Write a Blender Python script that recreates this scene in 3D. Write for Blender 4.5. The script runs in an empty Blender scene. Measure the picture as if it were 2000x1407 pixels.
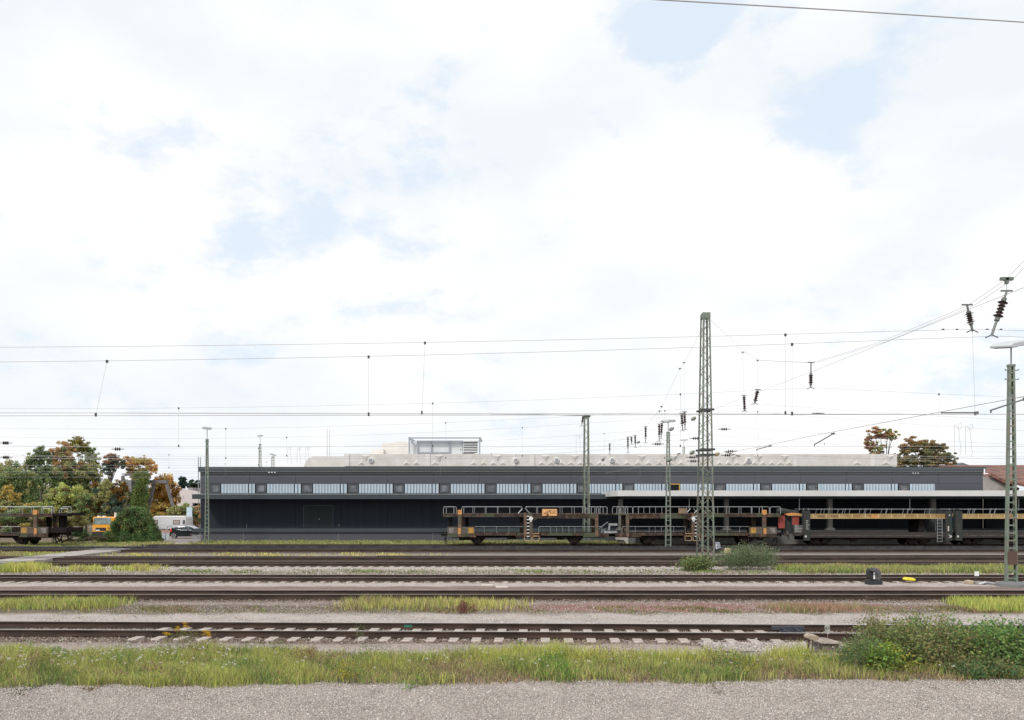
import bpy, math, random
import numpy as np
from mathutils import Vector, Matrix
R = math.radians
scene = bpy.context.scene
col = scene.collection
random.seed(7)
rng = np.random.default_rng(11)

# ------------------------------------------------------------------ camera, sky, sun
F = 1555.0; HY = 987.0; EYE = 3.55
cam_d = bpy.data.cameras.new("camera"); cam = bpy.data.objects.new("camera", cam_d); col.objects.link(cam)
cam.location = (0, 0, EYE); cam.rotation_euler = (R(90), 0, 0)
cam_d.sensor_width = 36; cam_d.lens = F / 2000 * 36; cam_d.shift_y = (HY - 703.5) / 2000
cam_d.clip_start = 0.1; cam_d.clip_end = 3000
scene.camera = cam
SUN_EL, SUN_AZ = 42, 215      # azimuth clockwise from +Y: behind the camera, to its left
sd = bpy.data.lights.new("sun", 'SUN'); sd.energy = 2.2; sd.angle = R(10); sd.color = (1, .955, .9)
sun = bpy.data.objects.new("sun", sd); col.objects.link(sun)
sdir = Vector((math.sin(R(SUN_AZ)) * math.cos(R(SUN_EL)), math.cos(R(SUN_AZ)) * math.cos(R(SUN_EL)), math.sin(R(SUN_EL))))
sun.rotation_euler = sdir.to_track_quat('Z', 'Y').to_euler()
scene.view_settings.view_transform = 'Standard'; scene.view_settings.look = 'None'
scene.view_settings.exposure = 0.0; scene.view_settings.gamma = 1
scene.cycles.max_bounces = 5; scene.cycles.transparent_max_bounces = 8
scene.cycles.diffuse_bounces = 3

def make_world():
    w = bpy.data.worlds.new("World"); scene.world = w; w.use_nodes = True
    nt = w.node_tree; N = nt.nodes; L = nt.links; N.clear()
    out = N.new('ShaderNodeOutputWorld'); bg = N.new('ShaderNodeBackground'); L.new(bg.outputs[0], out.inputs[0])
    sky = N.new('ShaderNodeTexSky'); sky.sky_type = 'NISHITA'; sky.sun_disc = False
    sky.sun_elevation = R(SUN_EL); sky.sun_rotation = R(SUN_AZ); sky.dust_density = 2.5; sky.ozone_density = 1.5
    tc = N.new('ShaderNodeTexCoord'); d = tc.outputs['Generated']
    def math_(op, a, b=None, c=None):
        m = N.new('ShaderNodeMath'); m.operation = op
        for i, v in enumerate((a, b, c)):
            if v is None: continue
            if isinstance(v, (int, float)): m.inputs[i].default_value = v
            else: L.new(v, m.inputs[i])
        return m.outputs[0]
    # warp the view direction with noise so that cloud edges are ragged
    n1 = N.new('ShaderNodeTexNoise'); n1.inputs['Scale'].default_value = 9; n1.inputs['Detail'].default_value = 9
    n1.inputs['Roughness'].default_value = .62
    mp = N.new('ShaderNodeMapping'); mp.inputs['Scale'].default_value = (1, 1, 1.9); mp.inputs['Rotation'].default_value = (0, R(20), 0)
    L.new(d, mp.inputs[0]); L.new(mp.outputs[0], n1.inputs['Vector'])
    n2 = N.new('ShaderNodeTexNoise'); n2.inputs['Scale'].default_value = 2.6; n2.inputs['Detail'].default_value = 7
    n2.inputs['Roughness'].default_value = .55; L.new(mp.outputs[0], n2.inputs['Vector'])
    gaps = [((1310, 45), .06, 1.0), ((1390, 15), .055, .75), ((1480, 15), .05, .5), ((1640, 235), .07, .85), ((1710, 200), .055, .6), ((1590, 280), .045, .6), ((1795, 15), .06, .6),
            ((620, 425), .10, .60), ((740, 400), .07, .58), ((810, 330), .06, .54), ((480, 440), .08, .5), ((760, 480), .05, .5), ((250, 640), .16, .34), ((450, 690), .2, .34), ((840, 180), .05, .4),
            ((680, 620), .13, .4), ((1900, 650), .15, .3), ((900, 720), .14, .3), ((1215, 225), .05, .3), ((100, 760), .25, .3), ((1700, 500), .1, .28), ((1620, 340), .06, .3)]
    tot = None
    for (px, py), r, s in gaps:
        v = Vector(((px - 1000) / F, 1, (HY - py) / F)).normalized()
        vd = N.new('ShaderNodeVectorMath'); vd.operation = 'DISTANCE'; L.new(d, vd.inputs[0]); vd.inputs[1].default_value = v
        q = math_('DIVIDE', vd.outputs['Value'], r); q = math_('MULTIPLY', q, q); q = math_('MULTIPLY', q, -1.0)
        q = math_('MULTIPLY', math_('EXPONENT', q), s)
        tot = q if tot is None else math_('MAXIMUM', tot, q)
    a = math_('ADD', tot, math_('MULTIPLY', math_('SUBTRACT', n1.outputs[0], .5), 2.3))
    a = math_('ADD', a, math_('MULTIPLY', math_('SUBTRACT', n2.outputs[0], .5), .7))
    mr = N.new('ShaderNodeMapRange'); mr.interpolation_type = 'SMOOTHSTEP'; L.new(a, mr.inputs[0])
    mr.inputs[1].default_value = .26; mr.inputs[2].default_value = .80; mr.inputs[3].default_value = 0; mr.inputs[4].default_value = .85
    # clear sky: Nishita colour, veiled by thin high cloud
    sk = N.new('ShaderNodeVectorMath'); sk.operation = 'SCALE'; L.new(sky.outputs[0], sk.inputs[0]); sk.inputs['Scale'].default_value = .13
    veil = N.new('ShaderNodeMixRGB'); veil.inputs[0].default_value = .8
    L.new(sk.outputs[0], veil.inputs[1]); veil.inputs[2].default_value = (.86, .97, 1.10, 1)
    n3 = N.new('ShaderNodeTexNoise'); n3.inputs['Scale'].default_value = 3.5; n3.inputs['Detail'].default_value = 6; L.new(mp.outputs[0], n3.inputs['Vector'])
    cr = N.new('ShaderNodeMapRange'); L.new(n3.outputs[0], cr.inputs[0]); cr.inputs[1].default_value = .38; cr.inputs[2].default_value = .58
    cr.inputs[3].default_value = 0; cr.inputs[4].default_value = 1
    cl = N.new('ShaderNodeMixRGB'); L.new(cr.outputs[0], cl.inputs[0]); cl.inputs[1].default_value = (.895, .94, .975, 1); cl.inputs[2].default_value = (1.04, 1.04, 1.045, 1)
    mx = N.new('ShaderNodeMixRGB'); L.new(mr.outputs[0], mx.inputs[0]); L.new(cl.outputs[0], mx.inputs[1]); L.new(veil.outputs[0], mx.inputs[2])
    L.new(mx.outputs[0], bg.inputs[0]); bg.inputs[1].default_value = 1.0
make_world()

# ------------------------------------------------------------------ helpers
def srgb(r, g, b):
    f = lambda c: (c / 255 / 12.92) if c / 255 <= .04045 else ((c / 255 + .055) / 1.055) ** 2.4
    return (f(r), f(g), f(b))
def P(px, py, D):            # a pixel of the photograph (2000 wide) at distance D -> point in the place
    return Vector(((px - 1000) * D / F, D, EYE + (HY - py) * D / F))
def X(px, D): return (px - 1000) * D / F
def Z(py, D): return EYE + (HY - py) * D / F

def mat(name, c, rough=.75, metal=0, c2=None, scale=4, lo=.4, hi=.6, bump=0, bscale=40, detail=6, stretch=(1, 1, 1), spec=.5, c3=None, s3=1.0):
    m = bpy.data.materials.new(name); m.use_nodes = True; nt = m.node_tree; N = nt.nodes; L = nt.links
    b = N['Principled BSDF']; b.inputs['Roughness'].default_value = rough; b.inputs['Metallic'].default_value = metal
    b.inputs['Specular IOR Level'].default_value = spec
    b.inputs['Base Color'].default_value = (*c, 1)
    if c2 is not None or bump:
        tc = N.new('ShaderNodeTexCoord'); mp = N.new('ShaderNodeMapping'); mp.inputs['Scale'].default_value = stretch
        L.new(tc.outputs['Object'], mp.inputs[0])
    if c2 is not None:
        n = N.new('ShaderNodeTexNoise'); n.inputs['Scale'].default_value = scale; n.inputs['Detail'].default_value = detail
        n.inputs['Roughness'].default_value = .65; L.new(mp.outputs[0], n.inputs['Vector'])
        r = N.new('ShaderNodeMapRange'); L.new(n.outputs[0], r.inputs[0]); r.inputs[1].default_value = lo; r.inputs[2].default_value = hi
        x = N.new('ShaderNodeMixRGB'); L.new(r.outputs[0], x.inputs[0]); x.inputs[1].default_value = (*c, 1); x.inputs[2].default_value = (*c2, 1)
        o = x.outputs[0]
        if c3 is not None:
            n = N.new('ShaderNodeTexNoise'); n.inputs['Scale'].default_value = s3; n.inputs['Detail'].default_value = 4; L.new(tc.outputs['Object'], n.inputs['Vector'])
            r = N.new('ShaderNodeMapRange'); L.new(n.outputs[0], r.inputs[0]); r.inputs[1].default_value = .52; r.inputs[2].default_value = .58
            x2 = N.new('ShaderNodeMixRGB'); L.new(r.outputs[0], x2.inputs[0]); L.new(o, x2.inputs[1]); x2.inputs[2].default_value = (*c3, 1); o = x2.outputs[0]
        L.new(o, b.inputs['Base Color'])
    if bump:
        n = N.new('ShaderNodeTexNoise'); n.inputs['Scale'].default_value = bscale; n.inputs['Detail'].default_value = 4; L.new(mp.outputs[0], n.inputs['Vector'])
        bp = N.new('ShaderNodeBump'); bp.inputs['Strength'].default_value = bump; bp.inputs['Distance'].default_value = .02
        L.new(n.outputs[0], bp.inputs['Height']); L.new(bp.outputs[0], b.inputs['Normal'])
    return m
def leaf_mat(name, trans=.35, rough=.6):
    m = bpy.data.materials.new(name); m.use_nodes = True; nt = m.node_tree; N = nt.nodes; L = nt.links
    N.clear(); out = N.new('ShaderNodeOutputMaterial'); at = N.new('ShaderNodeAttribute'); at.attribute_name = 'Col'
    d = N.new('ShaderNodeBsdfDiffuse'); t = N.new('ShaderNodeBsdfTranslucent'); mx = N.new('ShaderNodeMixShader'); mx.inputs[0].default_value = trans
    L.new(at.outputs['Color'], d.inputs[0]); L.new(at.outputs['Color'], t.inputs[0])
    L.new(d.outputs[0], mx.inputs[1]); L.new(t.outputs[0], mx.inputs[2]); L.new(mx.outputs[0], out.inputs[0])
    return m
M_LEAF = leaf_mat('leaf', .4); M_GRASS = leaf_mat('grass_blade', .35)

class MB:
    def __init__(s): s.v = []; s.f = []
    def add(s, vs, fs):
        n = len(s.v); s.v += [tuple(p) for p in vs]; s.f += [tuple(i + n for i in f) for f in fs]
    def box(s, x0, x1, y0, y1, z0, z1):
        s.add([(x0, y0, z0), (x1, y0, z0), (x1, y1, z0), (x0, y1, z0), (x0, y0, z1), (x1, y0, z1), (x1, y1, z1), (x0, y1, z1)],
              [(0, 3, 2, 1), (4, 5, 6, 7), (0, 1, 5, 4), (1, 2, 6, 5), (2, 3, 7, 6), (3, 0, 4, 7)])
        return s
    def bar(s, a, b, w, d=None, up=(0, 0, 1)):     # rectangular bar between two points
        a = Vector(a); b = Vector(b); d = d or w; t = (b - a).normalized(); up = Vector(up)
        if abs(t.dot(up)) > .95: up = Vector((0, 1, 0))
        u = t.cross(up).normalized(); v = u.cross(t).normalized()
        vs = []
        for p in (a, b):
            for i, j in ((-1, -1), (1, -1), (1, 1), (-1, 1)): vs.append(p + u * w / 2 * i + v * d / 2 * j)
        s.add(vs, [(0, 1, 2, 3), (7, 6, 5, 4), (0, 4, 5, 1), (1, 5, 6, 2), (2, 6, 7, 3), (3, 7, 4, 0)]); return s
    def tube(s, pts, r, n=6):                       # tapered tube through points; r number or list
        pts = [Vector(p) for p in pts]; k = len(pts); rs = r if isinstance(r, (list, tuple)) else [r] * k
        vs = []; fs = []
        for i, p in enumerate(pts):
            t = (pts[min(i + 1, k - 1)] - pts[max(i - 1, 0)]).normalized()
            up = Vector((0, 0, 1)) if abs(t.z) < .9 else Vector((1, 0, 0))
            u = t.cross(up).normalized(); v = u.cross(t)
            for j in range(n):
                a = 2 * math.pi * j / n; vs.append(p + (u * math.cos(a) + v * math.sin(a)) * rs[i])
        for i in range(k - 1):
            for j in range(n):
                fs.append((i * n + j, i * n + (j + 1) % n, (i + 1) * n + (j + 1) % n, (i + 1) * n + j))
        fs.append(tuple(range(n))[::-1]); fs.append(tuple((k - 1) * n + j for j in range(n)))
        s.add(vs, fs); return s
    def cyl(s, a, b, r, n=16): return s.tube([a, b], r, n)
    def prism(s, poly, y0, y1):                     # polygon in (x, z) extruded along y
        n = len(poly)
        s.add([(x, y0, z) for x, z in poly] + [(x, y1, z) for x, z in poly],
              [tuple(range(n))[::-1] and tuple(range(n)), tuple(range(2 * n - 1, n - 1, -1))] + [(i, i + n, (i + 1) % n + n, (i + 1) % n) for i in range(n)])
        return s
    def xprism(s, poly, x0, x1):                    # polygon in (y, z) extruded along x
        n = len(poly)
        s.add([(x0, y, z) for y, z in poly] + [(x1, y, z) for y, z in poly],
              [tuple(range(n))[::-1], tuple(range(n, 2 * n))] + [(i, (i + 1) % n, (i + 1) % n + n, i + n) for i in range(n)])
        return s
    def zprism(s, poly, z0, z1):
        n = len(poly)
        s.add([(x, y, z0) for x, y in poly] + [(x, y, z1) for x, y in poly],
              [tuple(range(n))[::-1], tuple(range(n, 2 * n))] + [(i, (i + 1) % n, (i + 1) % n + n, i + n) for i in range(n)])
        return s
    def disc(s, c, axis, r, h, n=12):
        a = Vector(c) - Vector(axis).normalized() * h / 2; b = Vector(c) + Vector(axis).normalized() * h / 2
        return s.tube([a, b], r, n)
    def mesh(s, name):
        me = bpy.data.meshes.new(name); me.from_pydata(s.v, [], s.f); me.validate(); me.update()
        import bmesh as _b
        bm = _b.new(); bm.from_mesh(me); _b.ops.recalc_face_normals(bm, faces=bm.faces); bm.to_mesh(me); bm.free()
        return me
    def build(s, name, material, parent=None, bevel=0, smooth=False):
        me = s.mesh(name); me.materials.append(material)
        o = bpy.data.objects.new(name, me); col.objects.link(o)
        if parent is not None: o.parent = parent
        if bevel:
            b = o.modifiers.new('bevel', 'BEVEL'); b.width = bevel; b.segments = 2; b.limit_method = 'ANGLE'
        if smooth:
            for p in me.polygons: p.use_smooth = True
        return o
def split(o):
    """separate a mesh object into its loose pieces: one object each, same name and parent"""
    me = o.data; n = len(me.vertices); par = list(range(n))
    def find(i):
        while par[i] != i: par[i] = par[par[i]]; i = par[i]
        return i
    for p in me.polygons:
        v = p.vertices
        for k in v[1:]:
            a, b = find(v[0]), find(k)
            if a != b: par[b] = a
    groups = {}
    for p in me.polygons: groups.setdefault(find(p.vertices[0]), []).append(p)
    if len(groups) < 2: return [o]
    out = []; name = o.name.split('.')[0]; pa = o.parent; m = me.materials[0]; lab = o.get('label')
    for ps in groups.values():
        idx = {}; vs = []; fs = []
        for p in ps:
            f = []
            for v in p.vertices:
                if v not in idx: idx[v] = len(vs); vs.append(me.vertices[v].co[:])
                f.append(idx[v])
            fs.append(f)
        nm = bpy.data.meshes.new(name); nm.from_pydata(vs, [], fs); nm.materials.append(m); nm.update()
        q = bpy.data.objects.new(name, nm); col.objects.link(q); q.parent = pa; q.location = o.location; q.rotation_euler = o.rotation_euler
        out.append(q)
    for c in list(o.children): c.parent = out[0]
    bpy.data.objects.remove(o); return out
def tag(o, label=None, cat=None, group=None, kind=None):
    if label: o['label'] = label
    if cat: o['category'] = cat
    if group: o['group'] = group
    if kind: o['kind'] = kind
    return o
def empty(name, loc, rz=0):
    o = bpy.data.objects.new(name, None); col.objects.link(o); o.location = loc; o.rotation_euler = (0, 0, rz); o.empty_display_size = .2
    return o
def copy_tree(o, parent=None):
    c = o.copy(); col.objects.link(c); c.parent = parent
    for ch in o.children: copy_tree(ch, c)
    return c
def npmesh(name, V, FQ, C, material, parent=None):   # V (n,3); FQ (m,k) faces of k corners; C (n,3) vertex colours
    me = bpy.data.meshes.new(name); n = len(V); m, k = FQ.shape
    me.vertices.add(n); me.vertices.foreach_set('co', np.ascontiguousarray(V, np.float32).ravel())
    me.loops.add(m * k); me.loops.foreach_set('vertex_index', np.ascontiguousarray(FQ, np.int32).ravel())
    me.polygons.add(m); me.polygons.foreach_set('loop_start', np.arange(0, m * k, k, dtype=np.int32))
    me.polygons.foreach_set('loop_total', np.full(m, k, np.int32)); me.update(calc_edges=True)
    if C is not None:
        a = me.color_attributes.new('Col', 'FLOAT_COLOR', 'POINT')
        a.data.foreach_set('color', np.concatenate([C, np.ones((n, 1))], 1).astype(np.float32).ravel())
    me.materials.append(material)
    o = bpy.data.objects.new(name, me); col.objects.link(o)
    if parent is not None: o.parent = parent
    return o
def text_part(s, size, material, parent, loc, rot=(R(90), 0, 0), depth=.003, name='lettering'):
    cu = bpy.data.curves.new('t', 'FONT'); cu.body = s; cu.size = size; cu.extrude = depth; cu.align_x = 'CENTER'; cu.align_y = 'CENTER'
    t = bpy.data.objects.new('t', cu); col.objects.link(t); dg = bpy.context.evaluated_depsgraph_get()
    me = bpy.data.meshes.new_from_object(t.evaluated_get(dg)); bpy.data.objects.remove(t)
    me.materials.clear(); me.materials.append(material); o = bpy.data.objects.new(name, me); col.objects.link(o); o.parent = parent
    o.location = loc; o.rotation_euler = rot
    return o

# ------------------------------------------------------------------ materials
GREEN = mat('mast_paint', (.125, .155, .12), .6, 0, (.22, .25, .20), 3, .4, .65, c3=(.15, .145, .11), s3=2.2)
GREEN2 = mat('lamp_mast_paint', (.13, .17, .13), .55, 0, (.21, .25, .20), 2, .4, .65, c3=(.18, .18, .14), s3=1.2)
GALV = mat('galvanised_steel', (.42, .44, .46), .45, .5, (.3, .31, .32), 6)
ALU = mat('bright_rail_tube', (.33, .34, .35), .4, .3)
DKMETAL = mat('dark_fitting', (.06, .06, .06), .5, .2)
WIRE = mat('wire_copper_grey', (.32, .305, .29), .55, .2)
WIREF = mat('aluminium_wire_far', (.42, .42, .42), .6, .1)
CERAM = mat('brown_ceramic', (.045, .03, .028), .25)
CAP = mat('insulator_cap', (.13, .145, .13), .5, .3)
BLACK = mat('black_rubber', (.02, .02, .022), .7)
WHITE = mat('white_paint', (.8, .8, .79), .5)
CONC = mat('sleeper_concrete', (.52, .46, .42), .85, 0, (.33, .28, .25), 3, .4, .65, bump=.3)
TROUGH = mat('dark_trough', (.035, .04, .05), .7, 0, (.07, .07, .07), 2, spec=.12)
DIRTSTEEL = mat('underframe_grime', (.014, .012, .012), .85, 0, (.04, .03, .026), 5, .45, .7, spec=.12)
RUSTY = mat('rust_and_camouflage_paint', (.045, .033, .028), .8, 0, (.17, .11, .078), 1.8, .45, .68, c3=(.085, .095, .06), s3=.5, spec=.12)
RUSTY2 = mat('rusty_column', (.12, .07, .055), .8, 0, (.10, .11, .08), 1.5, c3=(.2, .12, .085), s3=2, spec=.12)
PANEL = mat('wagon_side_plate', (.10, .085, .075), .75, 0, (.14, .12, .10), 4, spec=.12)
ORANGE = mat('faded_orange_paint', (.62, .30, .09), .7, 0, (.5, .22, .07), 6)
PLAC = mat('orange_placard', (.78, .44, .20), .7, 0, (.68, .35, .15), 8)
YEL = mat('yellow_paint', (.50, .27, .04), .7, 0, (.36, .19, .05), 4)
CREAM = mat('cream_yellow_beam_paint', (.40, .28, .12), .7, 0, (.30, .20, .08), 1.3, .42, .6, c3=(.30, .17, .06), s3=.9)
DKGREEN = mat('dark_green_grey_paint', (.032, .042, .042), .6, 0, (.05, .055, .052), 2, spec=.12)
GREYDECK = mat('grey_brown_deck_side', (.045, .042, .042), .75, 0, (.065, .055, .05), 1.5, stretch=(.3, 1, 2), spec=.12)
REDMESH = mat('red_mesh', (.34, .05, .035), .7, 0, (.22, .03, .025), 12)
def rail_material():
    m = bpy.data.materials.new('rail_steel'); m.use_nodes = True; nt = m.node_tree; N = nt.nodes; L = nt.links; b = N['Principled BSDF']
    g = N.new('ShaderNodeNewGeometry'); sx = N.new('ShaderNodeSeparateXYZ'); L.new(g.outputs['Normal'], sx.inputs[0])
    tc = N.new('ShaderNodeTexCoord'); so = N.new('ShaderNodeSeparateXYZ'); L.new(tc.outputs['Object'], so.inputs[0])
    a = N.new('ShaderNodeMath'); a.operation = 'GREATER_THAN'; L.new(sx.outputs[2], a.inputs[0]); a.inputs[1].default_value = .8
    c = N.new('ShaderNodeMath'); c.operation = 'GREATER_THAN'; L.new(so.outputs[2], c.inputs[0]); c.inputs[1].default_value = .18
    mu = N.new('ShaderNodeMath'); mu.operation = 'MULTIPLY'; L.new(a.outputs[0], mu.inputs[0]); L.new(c.outputs[0], mu.inputs[1])
    n = N.new('ShaderNodeTexNoise'); n.inputs['Scale'].default_value = 1.2; n.inputs['Detail'].default_value = 8
    mp = N.new('ShaderNodeMapping'); mp.inputs['Scale'].default_value = (1, 6, 6); L.new(tc.outputs['Object'], mp.inputs[0]); L.new(mp.outputs[0], n.inputs['Vector'])
    x = N.new('ShaderNodeMixRGB'); r = N.new('ShaderNodeMapRange'); L.new(n.outputs[0], r.inputs[0]); r.inputs[1].default_value = .35; r.inputs[2].default_value = .65
    L.new(r.outputs[0], x.inputs[0]); x.inputs[1].default_value = (.036, .024, .019, 1); x.inputs[2].default_value = (.072, .047, .037, 1)
    y = N.new('ShaderNodeMixRGB'); L.new(mu.outputs[0], y.inputs[0]); L.new(x.outputs[0], y.inputs[1]); y.inputs[2].default_value = (.52, .5, .49, 1)
    L.new(y.outputs[0], b.inputs['Base Color'])
    ro = N.new('ShaderNodeMapRange'); L.new(mu.outputs[0], ro.inputs[0]); ro.inputs[3].default_value = .85; ro.inputs[4].default_value = .4; L.new(ro.outputs[0], b.inputs['Roughness'])
    return m
RAIL = rail_material(); RAIL.node_tree.nodes['Principled BSDF'].inputs['Specular IOR Level'].default_value = .25

# ------------------------------------------------------------------ ground
def ground_material():
    m = bpy.data.materials.new('trackside_gravel_and_soil'); m.use_nodes = True; nt = m.node_tree; N = nt.nodes; L = nt.links; b = N['Principled BSDF']
    b.inputs['Roughness'].default_value = .95; b.inputs['Specular IOR Level'].default_value = .2
    tc = N.new('ShaderNodeTexCoord'); so = N.new('ShaderNodeSeparateXYZ'); L.new(tc.outputs['Object'], so.inputs[0])
    def noise(scale, detail=5, rough=.6, st=(1, 1, 1)):
        n = N.new('ShaderNodeTexNoise'); n.inputs['Scale'].default_value = scale; n.inputs['Detail'].default_value = detail; n.inputs['Roughness'].default_value = rough
        mp = N.new('ShaderNodeMapping'); mp.inputs['Scale'].default_value = st; L.new(tc.outputs['Object'], mp.inputs[0]); L.new(mp.outputs[0], n.inputs['Vector'])
        return n.outputs[0]
    def mt(op, a, c):
        q = N.new('ShaderNodeMath'); q.operation = op
        for i, v in enumerate((a, c)):
            if isinstance(v, (int, float)): q.inputs[i].default_value = v
            else: L.new(v, q.inputs[i])
        return q.outputs[0]
    wob = mt('MULTIPLY', mt('SUBTRACT', noise(.55, 6, .65), .5), 1.3)
    dist = mt('ADD', so.outputs[1], wob)
    ramp = N.new('ShaderNodeValToRGB'); ramp.color_ramp.interpolation = 'LINEAR'
    LG = (.46, .41, .38); SO = (.17, .14, .11); BR = (.14, .105, .085); RD = (.25, .175, .155); MG = (.33, .275, .245); DK = (.09, .078, .068); GR = (.19, .155, .11)
    zones = [(15.7, (.36, .32, .29)), (16.1, SO), (18.2, SO), (18.7, LG), (20.4, MG), (20.8, BR), (22.9, BR), (23.4, LG), (25.7, LG), (26.3, GR), (28.0, BR), (28.8, MG), (29.4, BR), (31.9, BR), (32.9, MG), (33.5, RD), (34.6, RD), (35.0, LG), (36.2, LG),
             (37.0, BR), (38.8, BR), (39.6, MG), (41.5, GR), (44.2, LG), (45.4, LG), (46.0, BR), (53.0, BR), (56.5, MG), (60.0, DK), (64.5, DK), (70, GR)]
    els = ramp.color_ramp.elements
    while len(els) < len(zones): els.new(.5)
    for e, (p, c) in zip(els, zones): e.position = p / 80
    for e, (p, c) in zip(els, zones): e.color = (*c, 1)
    L.new(mt('DIVIDE', dist, 80), ramp.inputs[0])
    # stones: voronoi cells of two sizes, with mineral colour variety
    vo = N.new('ShaderNodeTexVoronoi'); vo.inputs['Scale'].default_value = 34; L.new(tc.outputs['Object'], vo.inputs['Vector'])
    sp = N.new('ShaderNodeSeparateColor'); L.new(vo.outputs['Color'], sp.inputs[0])
    mr = N.new('ShaderNodeMapRange'); L.new(sp.outputs[0], mr.inputs[0]); mr.inputs[3].default_value = .62; mr.inputs[4].default_value = 1.3
    big = N.new('ShaderNodeMapRange'); L.new(noise(.9, 7, .7), big.inputs[0]); big.inputs[1].default_value = .3; big.inputs[2].default_value = .7; big.inputs[3].default_value = .88; big.inputs[4].default_value = 1.1
    v1 = N.new('ShaderNodeVectorMath'); v1.operation = 'SCALE'; L.new(ramp.outputs[0], v1.inputs[0]); L.new(mt('MULTIPLY', mr.outputs[0], big.outputs[0]), v1.inputs['Scale'])
    # reddish patch of old ballast on the right between the near tracks
    mk = N.new('ShaderNodeVectorMath'); mk.operation = 'DISTANCE'; mp = N.new('ShaderNodeMapping'); mp.inputs['Scale'].default_value = (.16, 1, 1); L.new(tc.outputs['Object'], mp.inputs[0])
    L.new(mp.outputs[0], mk.inputs[0]); mk.inputs[1].default_value = (6.8 * .16, 27.7, 0)
    q = N.new('ShaderNodeMapRange'); L.new(mt('ADD', mk.outputs['Value'], wob), q.inputs[0]); q.inputs[1].default_value = .95; q.inputs[2].default_value = 1.45; q.inputs[3].default_value = .95; q.inputs[4].default_value = 0
    xr = N.new('ShaderNodeMixRGB'); L.new(q.outputs[0], xr.inputs[0]); L.new(v1.outputs[0], xr.inputs[1])
    rc = N.new('ShaderNodeVectorMath'); rc.operation = 'SCALE'; rc.inputs[0].default_value = (.27, .145, .13); L.new(mr.outputs[0], rc.inputs['Scale']); L.new(rc.outputs[0], xr.inputs[2])
    # moss and weed film in patches
    mo = N.new('ShaderNodeMapRange'); L.new(noise(1.7, 8, .7, (.5, 1.2, 1)), mo.inputs[0]); mo.inputs[1].default_value = .56; mo.inputs[2].default_value = .66
    far = N.new('ShaderNodeMapRange'); L.new(so.outputs[1], far.inputs[0]); far.inputs[1].default_value = 25.5; far.inputs[2].default_value = 26.5
    xm = N.new('ShaderNodeMixRGB'); L.new(mt('MULTIPLY', mt('MULTIPLY', mo.outputs[0], far.outputs[0]), .6), xm.inputs[0]); L.new(xr.outputs[0], xm.inputs[1]); xm.inputs[2].default_value = (.12, .115, .06, 1)
    L.new(xm.outputs[0], b.inputs['Base Color'])
    bp = N.new('ShaderNodeBump'); bp.inputs['Strength'].default_value = .8; bp.inputs['Distance'].default_value = .02
    L.new(mt('SUBTRACT', noise(60, 3), vo.outputs['Distance']), bp.inputs['Height']); L.new(bp.outputs[0], b.inputs['Normal'])
    return m
def terrain():
    # denser rows near the camera; far rows reach the horizon
    ys = np.concatenate([np.arange(4, 34, .25), np.arange(34, 80, 1.0), np.array([85, 95, 110, 140, 200, 350, 700, 1500])])
    xs = np.concatenate([np.array([-1500, -500, -200, -120, -80, -60, -45]), np.arange(-32, 32.1, .4), np.array([45, 60, 80, 120, 200, 500, 1500])])
    G, H = np.meshgrid(xs, ys); z = np.zeros_like(G)
    z += .018 * np.sin(G * 1.7 + H * 2.3) * np.sin(H * 1.1 - G * .6) + .012 * np.sin(G * 4.1 + 1) * np.sin(H * 3.7)
    z[H > 60] = 0
    z[H < 16.4] *= .2
    for (a, b) in ((20.6, 23.2), (29.2, 32.1), (36.2, 39.2), (45.3, 48.3), (50.2, 53), (59.6, 62.4)):   # ballast stays level under the sleepers
        z[(H > a - .3) & (H < b + .3)] *= .15
    V = np.stack([G, H, z - .0], -1).reshape(-1, 3); nx = len(xs)
    i, j = np.meshgrid(np.arange(len(ys) - 1), np.arange(nx - 1), indexing='ij'); a = (i * nx + j).ravel()
    FQ = np.stack([a, a + 1, a + nx + 1, a + nx], 1)
    o = npmesh('ground', V, FQ, None, ground_material()); tag(o, kind='structure')
terrain()

PATHM = mat('worn_path_concrete', (.44, .40, .38), .9, 0, (.34, .31, .30), 3, bump=.2)
ASPH = mat('yard_asphalt', (.26, .22, .21), .9, 0, (.33, .29, .28), .6)
def sheet(name, pts, z, m, th=.03):
    s = MB(); s.zprism([(p[0], p[1]) for p in pts], z - th, z); o = s.build(name, m); tag(o, kind='structure'); return o
def G(px, py, z=0): D = (EYE - z) * F / (py - HY); return (X(px, D), D)
sheet('footpath', [G(-60, 1109, .04), G(70, 1104, .04), G(100, 1101, .04), G(-30, 1100, .04)][::1], .05, PATHM)
# crossing across the tracks: level with the rail heads between them
def cross(px_a, px_b, y0, y1, w, z, name='level_crossing'):
    D0 = (EYE - z) * F / (y0 - HY); D1 = (EYE - z) * F / (y1 - HY)
    return [(X(px_a, D0), D0), (X(px_a + w, D0), D0), (X(px_b + w, D1), D1), (X(px_b, D1), D1)]
CROSSM = mat('crossing_planks', (.17, .165, .17), .85, 0, (.25, .24, .245), 3)
yardpoly = [(X(315, 74), 74), (X(372, 74), 74), (-29.5, 78), (-31.6, 90), (-34, 130), (-52, 130), (-48, 90), (-40, 79)]
sheet('yard', yardpoly, .025, ASPH)
sheet('footpath', [(X(185, 64), 64.5), (X(372, 66), 64.5), (X(372, 73), 73.9), (X(330, 73), 73.9), (X(300, 69), 69)], .02, PATHM)

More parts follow.
